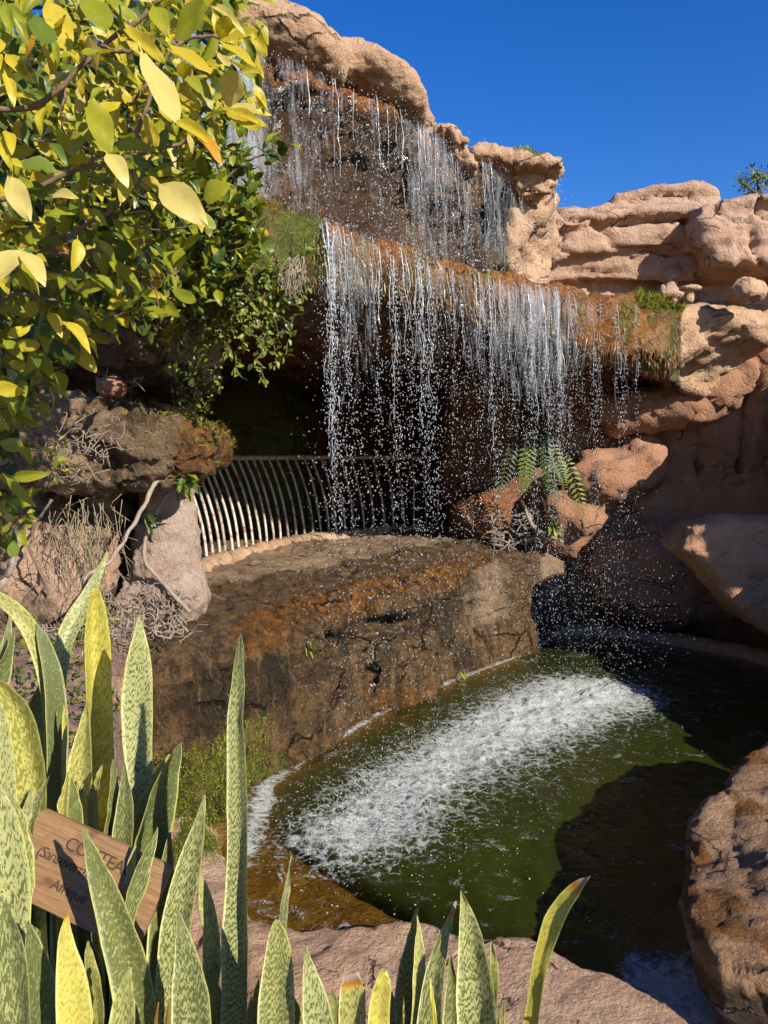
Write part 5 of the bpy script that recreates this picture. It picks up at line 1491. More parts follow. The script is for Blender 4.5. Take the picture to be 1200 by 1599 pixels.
for i in range(170):
    x0, y0 = R.uniform(60, 290), R.uniform(925, 1000)
    a = R.uniform(0, 6.28); L = R.uniform(20, 65); bend = R.normal(0, 22)
    Y0 = G(x0, y0, 1.03)[1]
    Y0 = min(max(Y0, 3.6), 4.7) - 0.05
    root_line(mb, [(x0, y0), (x0 + L * 0.5 * math.cos(a), y0 + 0.35 * L * math.sin(a) + bend * 0.5), (x0 + L * math.cos(a), y0 + 0.5 * L * math.sin(a))], Y0, R.uniform(0.002, 0.006), 0.001, 12, 0.03, i, 5)
mb.build('root_tangle', ROOT, label='tangle of pale dry roots on the soil below the cliff', cat='roots', kind='stuff')
mb = MB()
for i in range(110):
    c0 = [(120, 715, 4.05), (95, 690, 4.05), (150, 690, 4.1), (160, 600, 4.6), (280, 520, 4.6), (255, 500, 4.5)][i % 6]
    x0, y0 = c0[0] + R.normal(0, 24), c0[1] + R.normal(0, 16)
    a = R.uniform(0, 6.28); L = R.uniform(15, 60)
    root_line(mb, [(x0, y0), (x0 + L * 0.5 * math.cos(a) + R.normal(0, 8), y0 + 0.5 * L * math.sin(a) + R.normal(0, 8)), (x0 + L * math.cos(a), y0 + 0.7 * L * math.sin(a))], c0[2] + R.normal(0, 0.05), 0.0035, 0.0015, 9, 0.015, i, 4)
for i in range(40):
    x0, y0 = 465 + R.normal(0, 9), 400 + R.uniform(0, 25)
    root_line(mb, [(x0, y0), (x0 + R.normal(-6, 8), y0 + 25), (x0 + R.normal(-4, 8), y0 + R.uniform(35, 60))], 4.1, 0.003, 0.0015, 9, 0.012, i, 4)
for i in range(60):
    x0, y0 = R.uniform(770, 860), R.uniform(800, 850)
    a = R.uniform(0, 6.28); L = R.uniform(15, 45)
    root_line(mb, [(x0, y0), (x0 + L * 0.5 * math.cos(a), y0 + 0.5 * L * math.sin(a) + R.normal(0, 6)), (x0 + L * math.cos(a), y0 + 0.5 * L * math.sin(a))], 8.55, 0.010, 0.004, 9, 0.03, i, 4)
mb.build('dry_twigs', ROOT, label='dry grey twigs caught on the nose rock and ledges', cat='twigs', kind='stuff')

# leafy sprigs under the nose rock, on the pillar and on the lit wall corner
def sprig(px, py, Y, n, L, mats, label, spread=0.8, bias=(0.1, -0.4, -0.5), cat='plant', w_=0.55, nm='leafy_sprig'):
    o = empty(nm, tuple(P(px, py, Y)), label, cat)
    H = []
    c = P(px, py, Y)
    for i in range(n):
        H.append((c + R.normal(0, 0.02, 3), rnd_dir(bias, spread * 0.7), rnd_dir((0.1, -0.6, 0.7), 0.4), L * R.uniform(0.7, 1.15), int(R.choice(mats)), w_))
    scatter6(o, H, 300)
    return o
o = sprig(290, 752, 4.45, 16, 0.13, [GR, LI, DK], 'leafy plant hanging under the mossy tip of the nose rock', 0.7)
sprig(230, 806, 4.66, 9, 0.10, [DK, GR], 'small dark leafy sprig on the pale pillar', 0.8)
sprig(864, 812, 8.3, 12, 0.22, [LI, LI, GR], 'small bright green plant on the lit rock corner behind the fall', 0.5, (0, -0.3, -0.8))
sprig(478, 1010, 4.95, 10, 0.05, [GR, LI], 'tiny green plant in the hollow below the ledge rim', 0.7)
sprig(568, 408, 4.95, 12, 0.07, [LI, GR], 'tuft of bright green leaves under the fall lip', 0.6, (0, -0.4, -0.7))
sprig(720, 1052, 6.75, 9, 0.07, [LI, GR], 'tiny green plant just above the foam edge', 0.7)

# fern beside the fall
fr_ = empty('fern', tuple(P(830, 700, 8.3)), 'wet green fern with drooping fronds on the wall behind the fall', 'fern')
FL = leaf_geo(2, 0.2, 0.15, 'lance', 0.35)
for i in range(9):
    c0 = P(835 + R.normal(0, 16), 700 + R.normal(0, 12), 8.25)
    dx = [-0.30, 0.32][i % 2] * R.uniform(0.1, 1.0) + (0.1 if i % 3 else -0.05)
    L = R.uniform(0.35, 0.62)
    pts = curve([c0, c0 + np.array([dx * 0.45, -0.16, 0.10 * R.uniform(0, 1)]), c0 + np.array([dx * 0.8, -0.24, -L * 0.45]), c0 + np.array([dx, -0.25, -L])], 22)
    vs_, qs_, us_, n0 = [], [], [], 0
    for k in range(3, 22):
        t = (k - 3) / 19
        tan = pts[k] - pts[k - 1]; tan /= np.linalg.norm(tan)
        for sgn in (-1, 1):
            side = np.cross(tan, (0.1, -1, 0.3)) * sgn + tan * 0.5
            F = frame(side, (0.1, -1, 0.5)) * (0.085 * math.sin(math.pi * min(t * 0.85 + 0.12, 1)) + 0.008)
            v, q, uv = FL
            vs_.append(v @ F.T + pts[k]); qs_.append(q + n0); us_.append(uv); n0 += len(v)
    link('frond', geo_mesh('frond', np.concatenate(vs_), np.concatenate(qs_), np.concatenate(us_), [L_GRN, L_CRP, L_DRK, L_DRK][i % 4]), fr_)
mb = MB()
for q in ([(815, 780), (828, 815), (850, 830), (876, 822), (870, 808)], [(826, 800), (832, 822), (862, 838), (880, 846)]):
    root_line(mb, q, 8.35, 0.022, 0.014, 20, 0.01, 4)
mb.build('rhizome', ROOT, fr_)

# grass, moss tufts and algae strings
def blades(mb, pts, nrm, L, wdt, lean):
    n = len(pts)
    d = nrm + R.normal(0, lean, (n, 3)); d /= np.linalg.norm(d, axis=1)[:, None]
    s = np.cross(d, R.normal(0, 1, (n, 3))); s /= np.linalg.norm(s, axis=1)[:, None] + 1e-9
    L = np.broadcast_to(L, (n,))[:, None]
    drop = np.array([0, 0, -0.25]) * L
    v = np.stack([pts - s * wdt, pts + s * wdt, pts + d * L * 0.6 + s * wdt * 0.7, pts + d * L * 0.6 - s * wdt * 0.7, pts + d * L + drop], 1)
    i = np.arange(n)[:, None] * 5
    mb.add(v.reshape(-1, 3), i + np.array([[0, 1, 2, 3]]), i + np.array([[3, 2, 4]]))
def on_rock(name, mask, n):
    v, nn = ROCKS[name]
    ii = np.where(mask(v, nn))[0]
    ii = R.choice(ii, n)
    return v[ii] + R.normal(0, 0.012, (n, 3)) * (1 - np.abs(nn[ii])), nn[ii]
pxo = lambda v: 600 + v[:, 0] / v[:, 1] * 1200
pyo = lambda v: 712 - (v[:, 2] - CAM_Z) / v[:, 1] * 1200     # good enough for picking
mb = MB()
p, n = on_rock('overhang_slab', lambda v, n: (pxo(v) > 985) & (pxo(v) < 1062) & (v[:, 2] > 3.30) & (n[:, 1] < 0.4) & (v[:, 1] < 7.2), 1600)
blades(mb, p, n * 0.4 + np.array([0, -0.3, 0.6]), R.uniform(0.03, 0.09, len(p)), 0.003, 0.35)
p, n = on_rock('overhang_slab', lambda v, n: (pxo(v) > 400) & (pxo(v) < 492) & (v[:, 2] > 3.15) & (n[:, 1] < 0.4), 1600)
blades(mb, p, n * 0.4 + np.array([0, -0.3, 0.2]), R.uniform(0.02, 0.07, len(p)), 0.0025, 0.4)
p, n = on_rock('nose_rock', lambda v, n: (n[:, 2] > 0.3) & (v[:, 0] > -1.75), 600)
blades(mb, p, n * 0.5 + np.array([0.1, -0.2, 0.3]), R.uniform(0.01, 0.05, len(p)), 0.002, 0.5)
p, n = on_rock('nose_rock', lambda v, n: (n[:, 2] > 0.1) & (v[:, 0] > -1.35), 350)
blades(mb, p, n * 0.5 + np.array([0.3, -0.2, 0.1]), R.uniform(0.02, 0.08, len(p)), 0.002, 0.5)
p, n = on_rock('pointed_rock', lambda v, n: (np.abs(pxo(v) - 815) < 16) & (n[:, 2] > 0.2) & (v[:, 1] < 6.9), 500)
blades(mb, p, n * 0.5 + np.array([0, 0, 0.5]), R.uniform(0.02, 0.05, len(p)), 0.003, 0.4)
mb.build('grass_tufts', MOSS, label='short grass and moss tufts growing on the wet rock edges', cat='grass', kind='stuff', smooth_=False)
mb = MB()
p, n = on_rock('ledge_rock', lambda v, n: (v[:, 0] > -1.25) & (v[:, 0] < -0.72) & (v[:, 2] < 0.42) & (v[:, 2] > 0.0) & (n[:, 1] < 0) & (v[:, 1] < 5.2), 9000)
blades(mb, p, n * 0.6 + np.array([0, -0.1, 0.5]), R.uniform(0.004, 0.015, len(p)), 0.002, 0.6)
p, n = on_rock('kerb_rock', lambda v, n: (v[:, 0] < -0.8) & (v[:, 1] > 3.4) & (n[:, 2] > 0.3) & (v[:, 2] > 0.0), 2500)
blades(mb, p, n * 0.6 + np.array([0, -0.1, 0.5]), R.uniform(0.006, 0.025, len(p)), 0.002, 0.5)
mb.build('moss', MOSS, label='bright yellow-green moss cushion beside the left end of the pool', cat='moss', kind='stuff', smooth_=False)
mb = MB()
p, n = on_rock('overhang_slab', lambda v, n: (pxo(v) > 860) & (pxo(v) < 1062) & (v[:, 2] > 2.85) & (v[:, 2] < 3.3) & (n[:, 1] < -0.3) & (v[:, 1] < 7.2), 1000)
blades(mb, p, n * 0.30 + np.array([0, 0, -1.0]), 0.02 + 0.10 * R.beta(1, 3, len(p)), 0.0028, 0.35)
p, n = on_rock('overhang_slab', lambda v, n: (pxo(v) > 985) & (pxo(v) < 1055) & (v[:, 2] > 2.75) & (v[:, 2] < 2.95) & (n[:, 1] < 0.2) & (v[:, 1] < 7.2), 380)
blades(mb, p, np.array([0, -0.1, -1.0]) + 0 * n, 0.02 + 0.07 * R.beta(1, 2, len(p)), 0.003, 0.35)
p, n = on_rock('overhang_slab', lambda v, n: (pxo(v) > 490) & (pxo(v) < 860) & (v[:, 2] > 3.0) & (n[:, 1] < -0.2) & (v[:, 1] < 7.2), 2600)
blades(mb, p, n * 0.3 + np.array([0, 0, -0.8]), R.uniform(0.02, 0.08, len(p)), 0.0035, 0.2)
mb.build('algae_strings', ALG, label='orange algae strings hanging from the lip of the lower fall', cat='algae', kind='stuff', smooth_=False)
# litter and little plants on the soil
H = []
lit = empty('ground_cover', (-1.3, 3.2, 0.9), 'small-leaved ground cover and leaf litter on the soil behind the striped leaves', 'ground cover')
pts = np.stack([R.uniform(-2.0, -0.75, 2600), R.uniform(2.3, 4.7, 2600)], 1)
pts = pts[(fbm((pts[:, 0], pts[:, 1], 0 * pts[:, 0]), 2.6, 2, 93) > -0.05)]
for x, y in pts:
    z = float(soil_z(np.array(x), np.array(y)))
    if z < 0.4: continue
    H.append((np.array([x, y, z + 0.04 + R.uniform(0, 0.04)]), rnd_dir((0, -0.2, 0.1), 0.7), rnd_dir((0.1, -0.3, 0.9), 0.4), R.uniform(0.018, 0.036), int(R.choice([LI, GR, DK], p=[0.2, 0.45, 0.35])), 1.1))
scatter6(lit, H, 0)
lit['kind'] = 'stuff'
for i, (px, py, r, lab) in enumerate(((196, 1075, 0.09, 'pinkish stone on the soil between the yellow leaf and the broad pale leaf'), (182, 1240, 0.07, 'pale pinkish stone low on the soil just above the sign'), (66, 1178, 0.07, 'pinkish stone on the soil behind the arching leaf at the far left'))):
    x, y, z = G(px, py, [0.86, 0.66, 0.74][i])
    rock('loose_stone', PINK, (x - 0.2, y - 0.2, z - 0.2), (x + 0.2, y + 0.2, z + 0.2), 0.018, lambda g: ell(g, (x, y, z), (r * 1.3, r, r * 0.7), i * 0.7), std_disp(0.02, 6, 0.01, seed=700 + i, fa=0.02, fs=9),
         label=lab, cat='stone', group='loose stones on the soil')

# ------------------------------------------------------------------ snake plants
def sans_mat():
    m = M('striped_leaf')
    uvn = m.n('UVMap', uv_map='leaf').outputs[0]
    sx = m.n('SeparateXYZ', {0: uvn})
    u_, v_ = sx.outputs[0], sx.outputs[1]
    au = m.math('ABSOLUTE', u_)
    seed = m.attr('seed')
    wob = m.noise(m.n('CombineXYZ', {0: m.math('MULTIPLY', u_, 5.5), 1: m.math('ADD', m.math('MULTIPLY', v_, 30), seed), 2: seed}).outputs[0], 1.0, 4, 0.6)
    dash = m.noise(m.n('CombineXYZ', {0: m.math('ADD', m.math('MULTIPLY', u_, 4.2), m.math('MULTIPLY', seed, 3)), 1: m.math('MULTIPLY', v_, 95), 2: seed}).outputs[0], 1.0, 5, 0.65)
    ph = m.math('ADD', m.math('MULTIPLY', v_, m.math('ADD', 50, m.math('MULTIPLY', m.math('FRACT', m.math('MULTIPLY', seed, 7.31)), 80))), m.math('ADD', m.math('MULTIPLY', wob, 7.5), m.math('MULTIPLY', m.math('PINGPONG', m.math('ADD', m.math('ADD', m.math('MULTIPLY', u_, 1.9), m.math('MULTIPLY', wob, 1.2)), 4.0), 0.5), 2.2)))
    band = m.math('SINE', m.math('MULTIPLY', ph, 6.2832 * 0.55))
    drk = m.attr('dark')
    b = m.math('ADD', m.math('MULTIPLY', band, 0.42), m.math('ADD', m.math('MULTIPLY', m.math('SUBTRACT', dash, 0.5), 2.0), m.math('MULTIPLY', m.math('SUBTRACT', drk, 0.42), 0.75)))
    bf = m.ramp(m.math('ADD', b, 0.5), [(0.42, 0.0), (0.70, 1.0)])
    pale = m.mix(m.noise(uvn, 3.0, 3), col(0.47, 0.45, 0.20), col(0.38, 0.38, 0.13))
    pale = m.mix(m.math('MULTIPLY', drk, 0.62), pale, col(0.17, 0.20, 0.075))
    yel = m.attr('yellow')
    pale = m.mix(yel, pale, m.mix(m.noise(uvn, 6.0, 4), col(0.62, 0.50, 0.06), col(0.50, 0.44, 0.07)))
    dark = m.mix(yel, m.mix(m.noise(uvn, 5.0, 3), col(0.055, 0.07, 0.02), col(0.13, 0.145, 0.045)), col(0.26, 0.23, 0.025))
    c = m.mix(m.math('MULTIPLY', bf, m.math('SUBTRACT', 0.95, m.math('MULTIPLY', yel, 0.35))), pale, dark)
    # fine lengthwise fibres, yellow margin, brown tip
    fib = m.noise(m.n('CombineXYZ', {0: m.math('MULTIPLY', u_, 40), 1: m.math('MULTIPLY', v_, 6), 2: seed}).outputs[0], 1.0, 3)
    c = m.mix(m.ramp(fib, [(0.4, 0.12), (0.6, 0.0)]), c, col(0.08, 0.10, 0.03))
    c = m.mix(m.math('MULTIPLY', m.math('GREATER_THAN', m.math('ADD', au, m.math('MULTIPLY', m.math('SUBTRACT', wob, 0.5), 0.10)), 0.93), 0.75), c, col(0.46, 0.42, 0.08))
    tipc = m.attr('tip')
    tn = m.math('ADD', tipc, m.math('MULTIPLY', m.math('SUBTRACT', wob, 0.5), 0.5))
    c = m.mix(m.ramp(tn, [(0.45, 0.0), (0.7, 1.0)]), c, m.ramp(tn, [(0.5, (0.48, 0.25, 0.02)), (0.8, (0.30, 0.12, 0.02)), (0.97, (0.30, 0.24, 0.18))]))
    sp = m.ramp(m.noise(m.n('NewGeometry').outputs['Position'], 55, 5, 0.7), [(0.66, 0.0), (0.74, 0.6)])
    c = m.mix(sp, c, col(0.20, 0.13, 0.05))
    nb = m.bump(m.math('ADD', fib, m.math('MULTIPLY', dash, 0.4)), 0.25, 0.003)
    d = m.n('BsdfPrincipled', {'Base Color': c, 'Roughness': 0.36, 'Normal': nb, 'Specular IOR Level': 0.42})
    t = m.n('BsdfTranslucent', {'Color': c})
    return m.done(m.n('MixShader', {0: 0.08, 1: d.outputs[0], 2: t.outputs[0]}).outputs[0])
STRIPE = sans_mat()
def blade(parent, spine, Y0, Y1=None, yaw=0.0, fold=0.5, dark=0.3, yellow=0.0, tip=0.0, soil=True, twist=0.0):
    """a sword leaf: spine = [(px, py, width px)] from the base up; yaw turns the blade about its length"""
    Y1 = Y0 if Y1 is None else Y1
    k = len(spine)
    Ys = np.linspace(Y0, Y1, k)
    pts = [P(a, b, y) for (a, b, _), y in zip(spine, Ys)]
    wd_ = [0.84 * w_ / 1200 * y for (_, _, w_), y in zip(spine, Ys)]
    if soil and pts[0][2] > 0.72:                    # carry the leaf down to the soil
        d = pts[0] - pts[1]; d /= np.linalg.norm(d)
        d = d * 0.5 + np.array([0, 0.05, -0.6]); d /= np.linalg.norm(d)
        L = (pts[0][2] - 0.42) / max(-d[2], 0.3)
        pts = [pts[0] + d * L, pts[0] + d * L * 0.5] + pts
        wd_ = [wd_[0] * 0.45, wd_[0] * 0.85] + wd_
    n = 30
    c = curve(pts, n)
    ww = np.interp(np.linspace(0, 1, n), np.linspace(0, 1, len(wd_)), wd_)
    ww = np.convolve(np.pad(ww, 2, mode='edge'), [0.1, 0.2, 0.4, 0.2, 0.1], 'valid')
    ww[-1] = min(ww[-1], wd_[-1]); ww[-2] = 0.5 * (ww[-1] + ww[-3])
    s = np.linspace(0, 1, n)
    ww = ww * (1 + 0.05 * vnoise(s * 6, 0 * s + c[0][0] * 31, 0 * s, 57) + 0.02 * vnoise(s * 22, 0 * s + c[0][0] * 7, 0 * s, 56))
    t = np.gradient(c, axis=0); t /= np.linalg.norm(t, axis=1)[:, None]
    view = c - np.array([0, 0, CAM_Z]); view /= np.linalg.norm(view, axis=1)[:, None]
    side = np.cross(t, -view); side /= np.linalg.norm(side, axis=1)[:, None] + 1e-9
    nrm = np.cross(side, t)
    yy = yaw + twist * (s - 0.5) + 0.22 * vnoise(s * 3, 0 * s + c[0][1] * 17, 0 * s, 58)
    cy = max(math.cos(yaw), 0.35)
    side2 = side * np.cos(yy)[:, None] + nrm * np.sin(yy)[:, None]
    nrm2 = nrm * np.cos(yy)[:, None] - side * np.sin(yy)[:, None]
    ww = ww / cy
    m_ = 8
    us = np.linspace(-1, 1, m_ + 1)
    L = np.concatenate([[0], np.cumsum(np.linalg.norm(np.diff(c, axis=0), axis=1))])
    fd = 1.9 * fold * (1 - 0.45 * s)
    v, uv, tp = [], [], []
    rw = vnoise(np.arange(n)[:, None] * 0.55, us[None, :] * 1.2, np.full((1, 1), c[0][0] * 13), 59) * 0.0055
    for sgn in (1, -1):
        for j, u in enumerate(us):
            th = 0.0035 * (1 - u * u) * sgn * np.minimum(1, ww / 0.02)
            dep_ = -fd * ww * 0.5 * (1 - abs(u) ** 1.4) + rw[:, j] * abs(u)
            v.append(c + side2 * (ww * 0.5 * u)[:, None] + nrm2 * (dep_ + th)[:, None])
            uv.append(np.stack([np.full(n, u), L], 1))
            tp.append(min(1.0, tip * 1.5) * smooth(1 - 0.42 * tip, 0.98, s))
    v = np.concatenate(v); uv = np.concatenate(uv); tp = np.concatenate(tp)
    q = []
    for sgn, b in ((1, 0), (-1, (m_ + 1) * n)):
        for j in range(m_):
            i = np.arange(n - 1)
            a0, a1 = b + j * n + i, b + (j + 1) * n + i
            qq = np.stack([a0, a1, a1 + 1, a0 + 1], 1)
            q.append(qq if sgn > 0 else qq[:, ::-1])
    i = np.arange(n - 1); B = (m_ + 1) * n
    q.append(np.stack([i, i + 1, B + i + 1, B + i], 1))
    q.append(np.stack([m_ * n + i, B + m_ * n + i, B + m_ * n + i + 1, m_ * n + i + 1], 1))
    me = new_mesh('leaf', v, np.concatenate(q), mat=STRIPE, attrs={'seed': np.full(len(v), R.uniform(0, 60)), 'dark': np.full(len(v), dark), 'yellow': np.clip(np.full(len(v), yellow) , 0, 1), 'tip': tp})
    l = me.uv_layers.new(name='leaf')
    vi = np.empty(len(me.loops), np.int32); me.loops.foreach_get('vertex_index', vi)
    l.data.foreach_set('uv', uv[vi].astype(np.float32).ravel())
    return link('leaf', me, parent)
def snake_plant(px, Y, label):
    b = P(px, 1599, Y)
    return empty('snake_plant', (b[0], Y, 0.45), label, 'snake plant', 'snake plants in the bed')
s = snake_plant(80, 2.0, 'snake plant with an arching pale leaf bent over at the far left')
blade(s, [(90, 1330, 26), (86, 1200, 34), (80, 1080, 36), (52, 992, 30), (20, 950, 28), (-20, 925, 22), (-50, 915, 6)], 2.0, 1.9, 0.3, 0.3, 0.2, 0.25)
blade(s, [(88, 1300, 30), (90, 1150, 38), (84, 1060, 36), (68, 1000, 22), (58, 975, 4)], 1.95, 1.95, -0.2, 0.3, 1.1)  # shaded side of the bent leaf, given as a darker leaf colour
blade(s, [(45, 1250, 30), (55, 1140, 54), (68, 1080, 26), (80, 1040, 4)], 2.1, 2.1, 0.4, 0.4, 1.0)
blade(s, [(82, 1200, 22), (95, 1030, 32), (115, 970, 34), (140, 925, 26), (168, 862, 4)], 2.1, 2.25, 0.3, 0.5, 0.3)
blade(s, [(-25, 1200, 40), (-5, 1060, 34), (10, 1010, 22), (16, 962, 4)], 1.8, 1.8, 0.2, 0.4, 0.55)
blade(s, [(-20, 1150, 40), (2, 1060, 30), (14, 1020, 16), (22, 985, 3)], 1.75, 1.75, -0.5, 0.4, 1.0)
s = snake_plant(150, 1.9, 'tall snake plant with the brightest yellow folded leaf')
blade(s, [(158, 1330, 44), (160, 1200, 44), (155, 1080, 46), (152, 985, 42), (150, 940, 28), (149, 918, 8)], 1.9, 1.9, -0.35, 0.9, 0.35, 0.75)
blade(s, [(120, 1330, 48), (125, 1200, 46), (132, 1140, 24), (136, 1096, 3)], 1.8, 1.8, 0.2, 0.6, 0.35, 0.30)
blade(s, [(146, 1330, 20), (145, 1250, 22), (152, 1220, 12), (160, 1195, 3)], 1.75, 1.75, 0.5, 0.5, 0.4, 0.5)
blade(s, [(95, 1320, 22), (98, 1260, 20), (104, 1225, 8), (107, 1205, 2)], 1.75, 1.75, 0.3, 0.5, 0.3, 0.4)
blade(s, [(100, 1230, 8), (101, 1140, 9), (100, 1100, 2)], 1.9, 1.9, 0.2, 0.5, 0.3, 0.6)
s = snake_plant(220, 1.75, 'snake plant with one broad pale upright leaf below the wet ledge')
blade(s, [(226, 1340, 30), (219, 1220, 50), (214, 1120, 64), (216, 1050, 54), (218, 1000, 26), (217, 963, 3)], 1.75, 1.75, 0.1, 0.25, 0.22)
blade(s, [(188, 1370, 44), (194, 1280, 38), (196, 1235, 22), (195, 1192, 3)], 1.6, 1.6, 0.3, 0.4, 0.85)
blade(s, [(228, 1370, 50), (245, 1290, 66), (262, 1220, 46), (275, 1180, 18), (283, 1158, 3)], 1.65, 1.65, -0.5, 0.55, 1.05)
blade(s, [(212, 1350, 26), (228, 1265, 34), (252, 1205, 20), (266, 1178, 3)], 1.72, 1.72, 0.4, 0.4, 0.25, 0.5)
s = snake_plant(20, 1.5, 'snake plant with a wide yellow-shouldered leaf at the left edge')
blade(s, [(50, 1360, 46), (45, 1230, 64), (28, 1130, 62), (5, 1085, 46), (-20, 1062, 20)], 1.6, 1.55, 0.35, 0.6, 0.55, 0.40)
blade(s, [(10, 1360, 60), (2, 1230, 54), (2, 1140, 36), (-2, 1095, 5)], 1.5, 1.5, 0.0, 0.25, 0.15)
blade(s, [(40, 1330, 22), (55, 1262, 20), (68, 1232, 10), (78, 1210, 2)], 1.5, 1.5, 0.3, 0.5, 0.7)
blade(s, [(30, 1320, 22), (42, 1270, 20), (50, 1230, 3)], 1.45, 1.45, 0.0, 0.4, 0.3)
blade(s, [(12, 1500, 70), (12, 1390, 84), (6, 1290, 62), (0, 1232, 8)], 1.35, 1.35, 0.15, 0.25, 0.25)
blade(s, [(36, 1470, 24), (42, 1370, 32), (32, 1290, 30), (14, 1235, 4)], 1.38, 1.38, -0.6, 0.4, 0.7, 0.15)
s = snake_plant(90, 1.28, 'short snake plant with a yellow leaf whose tip is orange below the sign')
blade(s, [(22, 1680, 70), (18, 1530, 62), (12, 1450, 38), (8, 1406, 3)], 1.25, 1.25, 0.35, 0.5, 0.75)
blade(s, [(75, 1680, 60), (65, 1540, 52), (52, 1480, 30), (44, 1438, 3)], 1.3, 1.3, -0.3, 0.5, 1.0)
blade(s, [(124, 1680, 74), (114, 1550, 62), (104, 1480, 32), (103, 1445, 14), (107, 1420, 3)], 1.25, 1.25, 0.0, 0.2, 0.12, 0.7, 0.55)
blade(s, [(192, 1680, 60), (192, 1590, 52), (198, 1540, 24), (203, 1511, 3)], 1.2, 1.2, 0.2, 0.3, 0.4, 0.2)
blade(s, [(150, 1680, 40), (148, 1560, 36), (140, 1500, 16), (138, 1470, 3)], 1.35, 1.35, 0.3, 0.4, 0.8, 0.3)
s = snake_plant(200, 1.36, 'snake plant whose broad dark leaf crosses in front of the sign')
blade(s, [(222, 1690, 74), (210, 1560, 82), (182, 1450, 66), (155, 1370, 40), (140, 1322, 18), (129, 1292, 3)], 1.36, 1.36, 0.15, 0.35, 0.95, 0.08)
blade(s, [(200, 1450, 20), (216, 1385, 38), (236, 1325, 20), (246, 1292, 3)], 1.42, 1.42, -0.4, 0.6, 0.75)
blade(s, [(200, 1420, 14), (204, 1360, 18), (212, 1320, 3)], 1.46, 1.46, 0.2, 0.3, 0.1)
blade(s, [(300, 1690, 80), (298, 1570, 74), (290, 1490, 42), (279, 1423, 4)], 1.28, 1.28, 0.25, 0.3, 0.72)
s = snake_plant(365, 1.40, 'tall slender snake plant reaching up in front of the foam')
blade(s, [(365, 1690, 50), (366, 1520, 50), (369, 1390, 46), (370, 1260, 38), (368, 1140, 32), (371, 1060, 24), (375, 1010, 14), (376, 990, 6)], 1.4, 1.4, 0.55, 0.5, 0.45, 0.0, 0.2, True, 0.5)
blade(s, [(258, 1690, 50), (264, 1550, 54), (276, 1440, 58), (296, 1350, 44), (311, 1290, 22), (320, 1241, 3)], 1.42, 1.42, 0.25, 0.45, 0.5)
blade(s, [(322, 1600, 22), (332, 1490, 36), (322, 1410, 28), (312, 1363, 4)], 1.48, 1.48, -0.4, 0.5, 0.3, 0.15)
blade(s, [(325, 1690, 18), (328, 1600, 20), (325, 1530, 3)], 1.45, 1.45, 0, 0.3, 0.2, 0.4)
s = snake_plant(445, 1.26, 'snake plant with a blunt rounded leaf in front of the kerb')
blade(s, [(430, 1690, 82), (432, 1570, 76), (435, 1500, 54), (434, 1460, 36), (432, 1437, 12)], 1.25, 1.25, 0.1, 0.3, 0.6, 0.12)
blade(s, [(438, 1520, 18), (443, 1430, 18), (450, 1380, 10), (456, 1336, 2)], 1.35, 1.35, 0.3, 0.3, 0.25)
blade(s, [(508, 1690, 80), (495, 1580, 58), (484, 1520, 28), (478, 1480, 3)], 1.22, 1.22, 0.0, 0.25, 0.3)
s = snake_plant(570, 1.25, 'snake plant with a dried brown tip beside a blunt yellow leaf')
blade(s, [(550, 1690, 60), (550, 1590, 56), (551, 1545, 50), (548, 1520, 30)], 1.24, 1.24, 0.1, 0.3, 0.4, 0.3, 1.0)
blade(s, [(592, 1690, 46), (592, 1590, 42), (598, 1540, 34), (600, 1518, 14)], 1.22, 1.22, -0.1, 0.25, 0.2, 0.8)
s = snake_plant(690, 1.3, 'right-hand snake plant with several pointed leaves and a broad pale one')
blade(s, [(640, 1690, 58), (636, 1550, 54), (645, 1470, 30), (652, 1418, 3)], 1.34, 1.34, 0.4, 0.7, 0.7, 0.1)
blade(s, [(652, 1690, 30), (655, 1540, 26), (655, 1470, 14), (652, 1430, 3)], 1.30, 1.30, -0.5, 0.5, 0.2, 0.2)
blade(s, [(668, 1690, 70), (674, 1560, 44), (690, 1475, 26), (702, 1440, 14), (712, 1408, 4)], 1.28, 1.28, 0.2, 0.4, 0.6, 0.0, 0.7)
blade(s, [(746, 1690, 86), (743, 1560, 80), (736, 1470, 50), (727, 1420, 20), (720, 1390, 3)], 1.25, 1.25, 0.1, 0.45, 0.35)
blade(s, [(768, 1600, 20), (772, 1520, 18), (768, 1470, 4)], 1.3, 1.3, 0.2, 0.3, 0.7, 0.3)
blade(s, [(684, 1690, 16), (678, 1590, 12), (672, 1528, 2)], 1.22, 1.22, 0.0, 0.3, 0.2, 0.9)
s = snake_plant(830, 1.35, 'single yellow-green snake plant leaf leaning right with an orange tip')
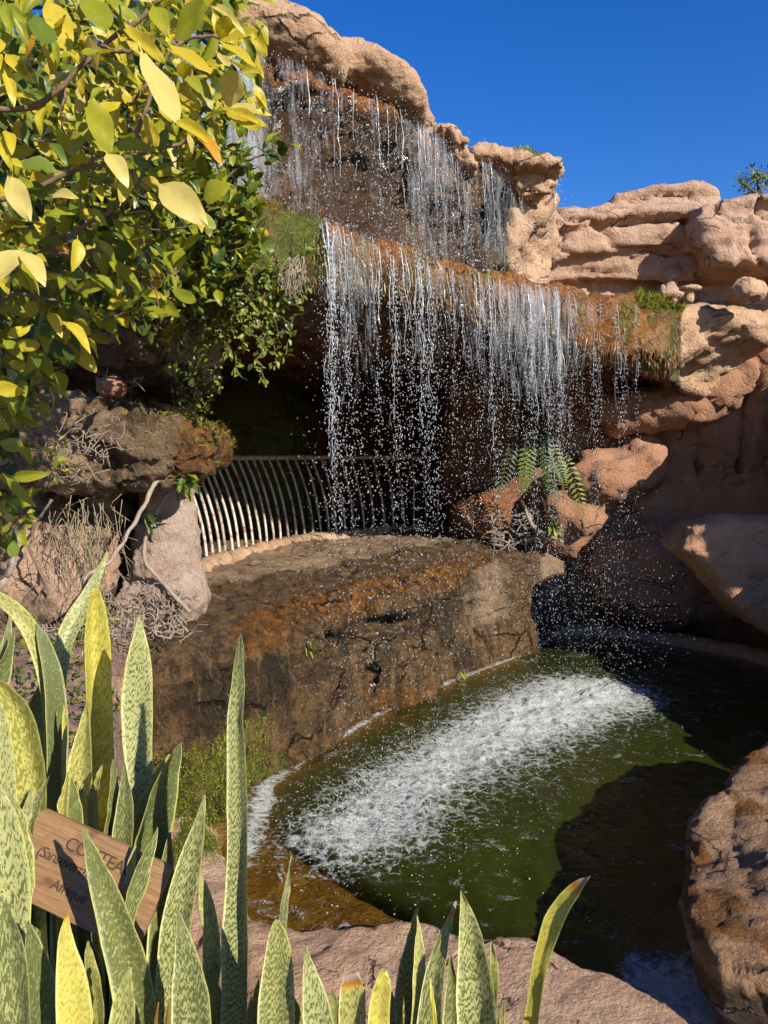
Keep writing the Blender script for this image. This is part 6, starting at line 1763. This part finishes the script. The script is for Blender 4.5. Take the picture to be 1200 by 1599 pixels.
blade(s, [(814, 1690, 30), (833, 1570, 30), (845, 1500, 29), (868, 1432, 38), (896, 1392, 28), (922, 1368, 3)], 1.35, 1.3, 0.2, 0.4, 0.3, 0.85, 0.75, True, 0.6)
s = snake_plant(150, 1.55, 'dark green snake plant standing in the shade behind the sign')
for spec in ([(150, 1690, 50), (150, 1560, 46), (145, 1500, 20), (142, 1470, 3)], [(60, 1500, 44), (62, 1390, 40), (66, 1310, 18), (70, 1270, 3)], [(250, 1500, 50), (256, 1400, 44), (262, 1340, 18), (266, 1300, 3)], [(176, 1330, 34), (180, 1260, 28), (178, 1215, 12), (176, 1185, 3)], [(120, 1300, 28), (116, 1250, 22), (112, 1215, 3)]):
    blade(s, spec, 1.62, 1.62, R.uniform(-0.5, 0.5), 0.5, 1.0, R.uniform(0, 0.15))
s = snake_plant(480, 1.42, 'low dark snake plant between the tall slender one and the brown-tipped one')
for spec in ([(395, 1690, 44), (398, 1590, 38), (404, 1530, 3)], [(465, 1690, 50), (462, 1600, 40), (458, 1555, 3)], [(528, 1690, 44), (526, 1600, 34), (520, 1545, 3)], [(345, 1690, 40), (342, 1590, 34), (336, 1520, 3)]):
    blade(s, spec, 1.42, 1.42, R.uniform(-0.5, 0.5), 0.5, 0.9, R.uniform(0, 0.15))
s = snake_plant(640, 1.42, 'low snake plant behind the blunt yellow leaf and left of the pointed group')
for spec in ([(618, 1690, 40), (616, 1600, 34), (612, 1550, 3)], [(705, 1690, 44), (708, 1570, 36), (704, 1490, 3)], [(772, 1690, 34), (780, 1620, 26), (786, 1570, 3)]):
    blade(s, spec, 1.42, 1.42, R.uniform(-0.5, 0.5), 0.5, 0.8, R.uniform(0, 0.2))
# dried bracts between the leaves
mb = MB()
for a, b in (((243, 1600), (248, 1565)), ((262, 1600), (264, 1560)), ((905, 1600), (903, 1600))):
    tube(mb, curve([P(a[0], a[1] + 60, 1.27), P(*a, 1.27), P(*b, 1.25)], 10), np.linspace(0.008, 0.001, 10), 6)
mb.build('dry_leaf_stub', ALG, label='dried brown leaf stub sticking up between the striped leaves', cat='leaf')
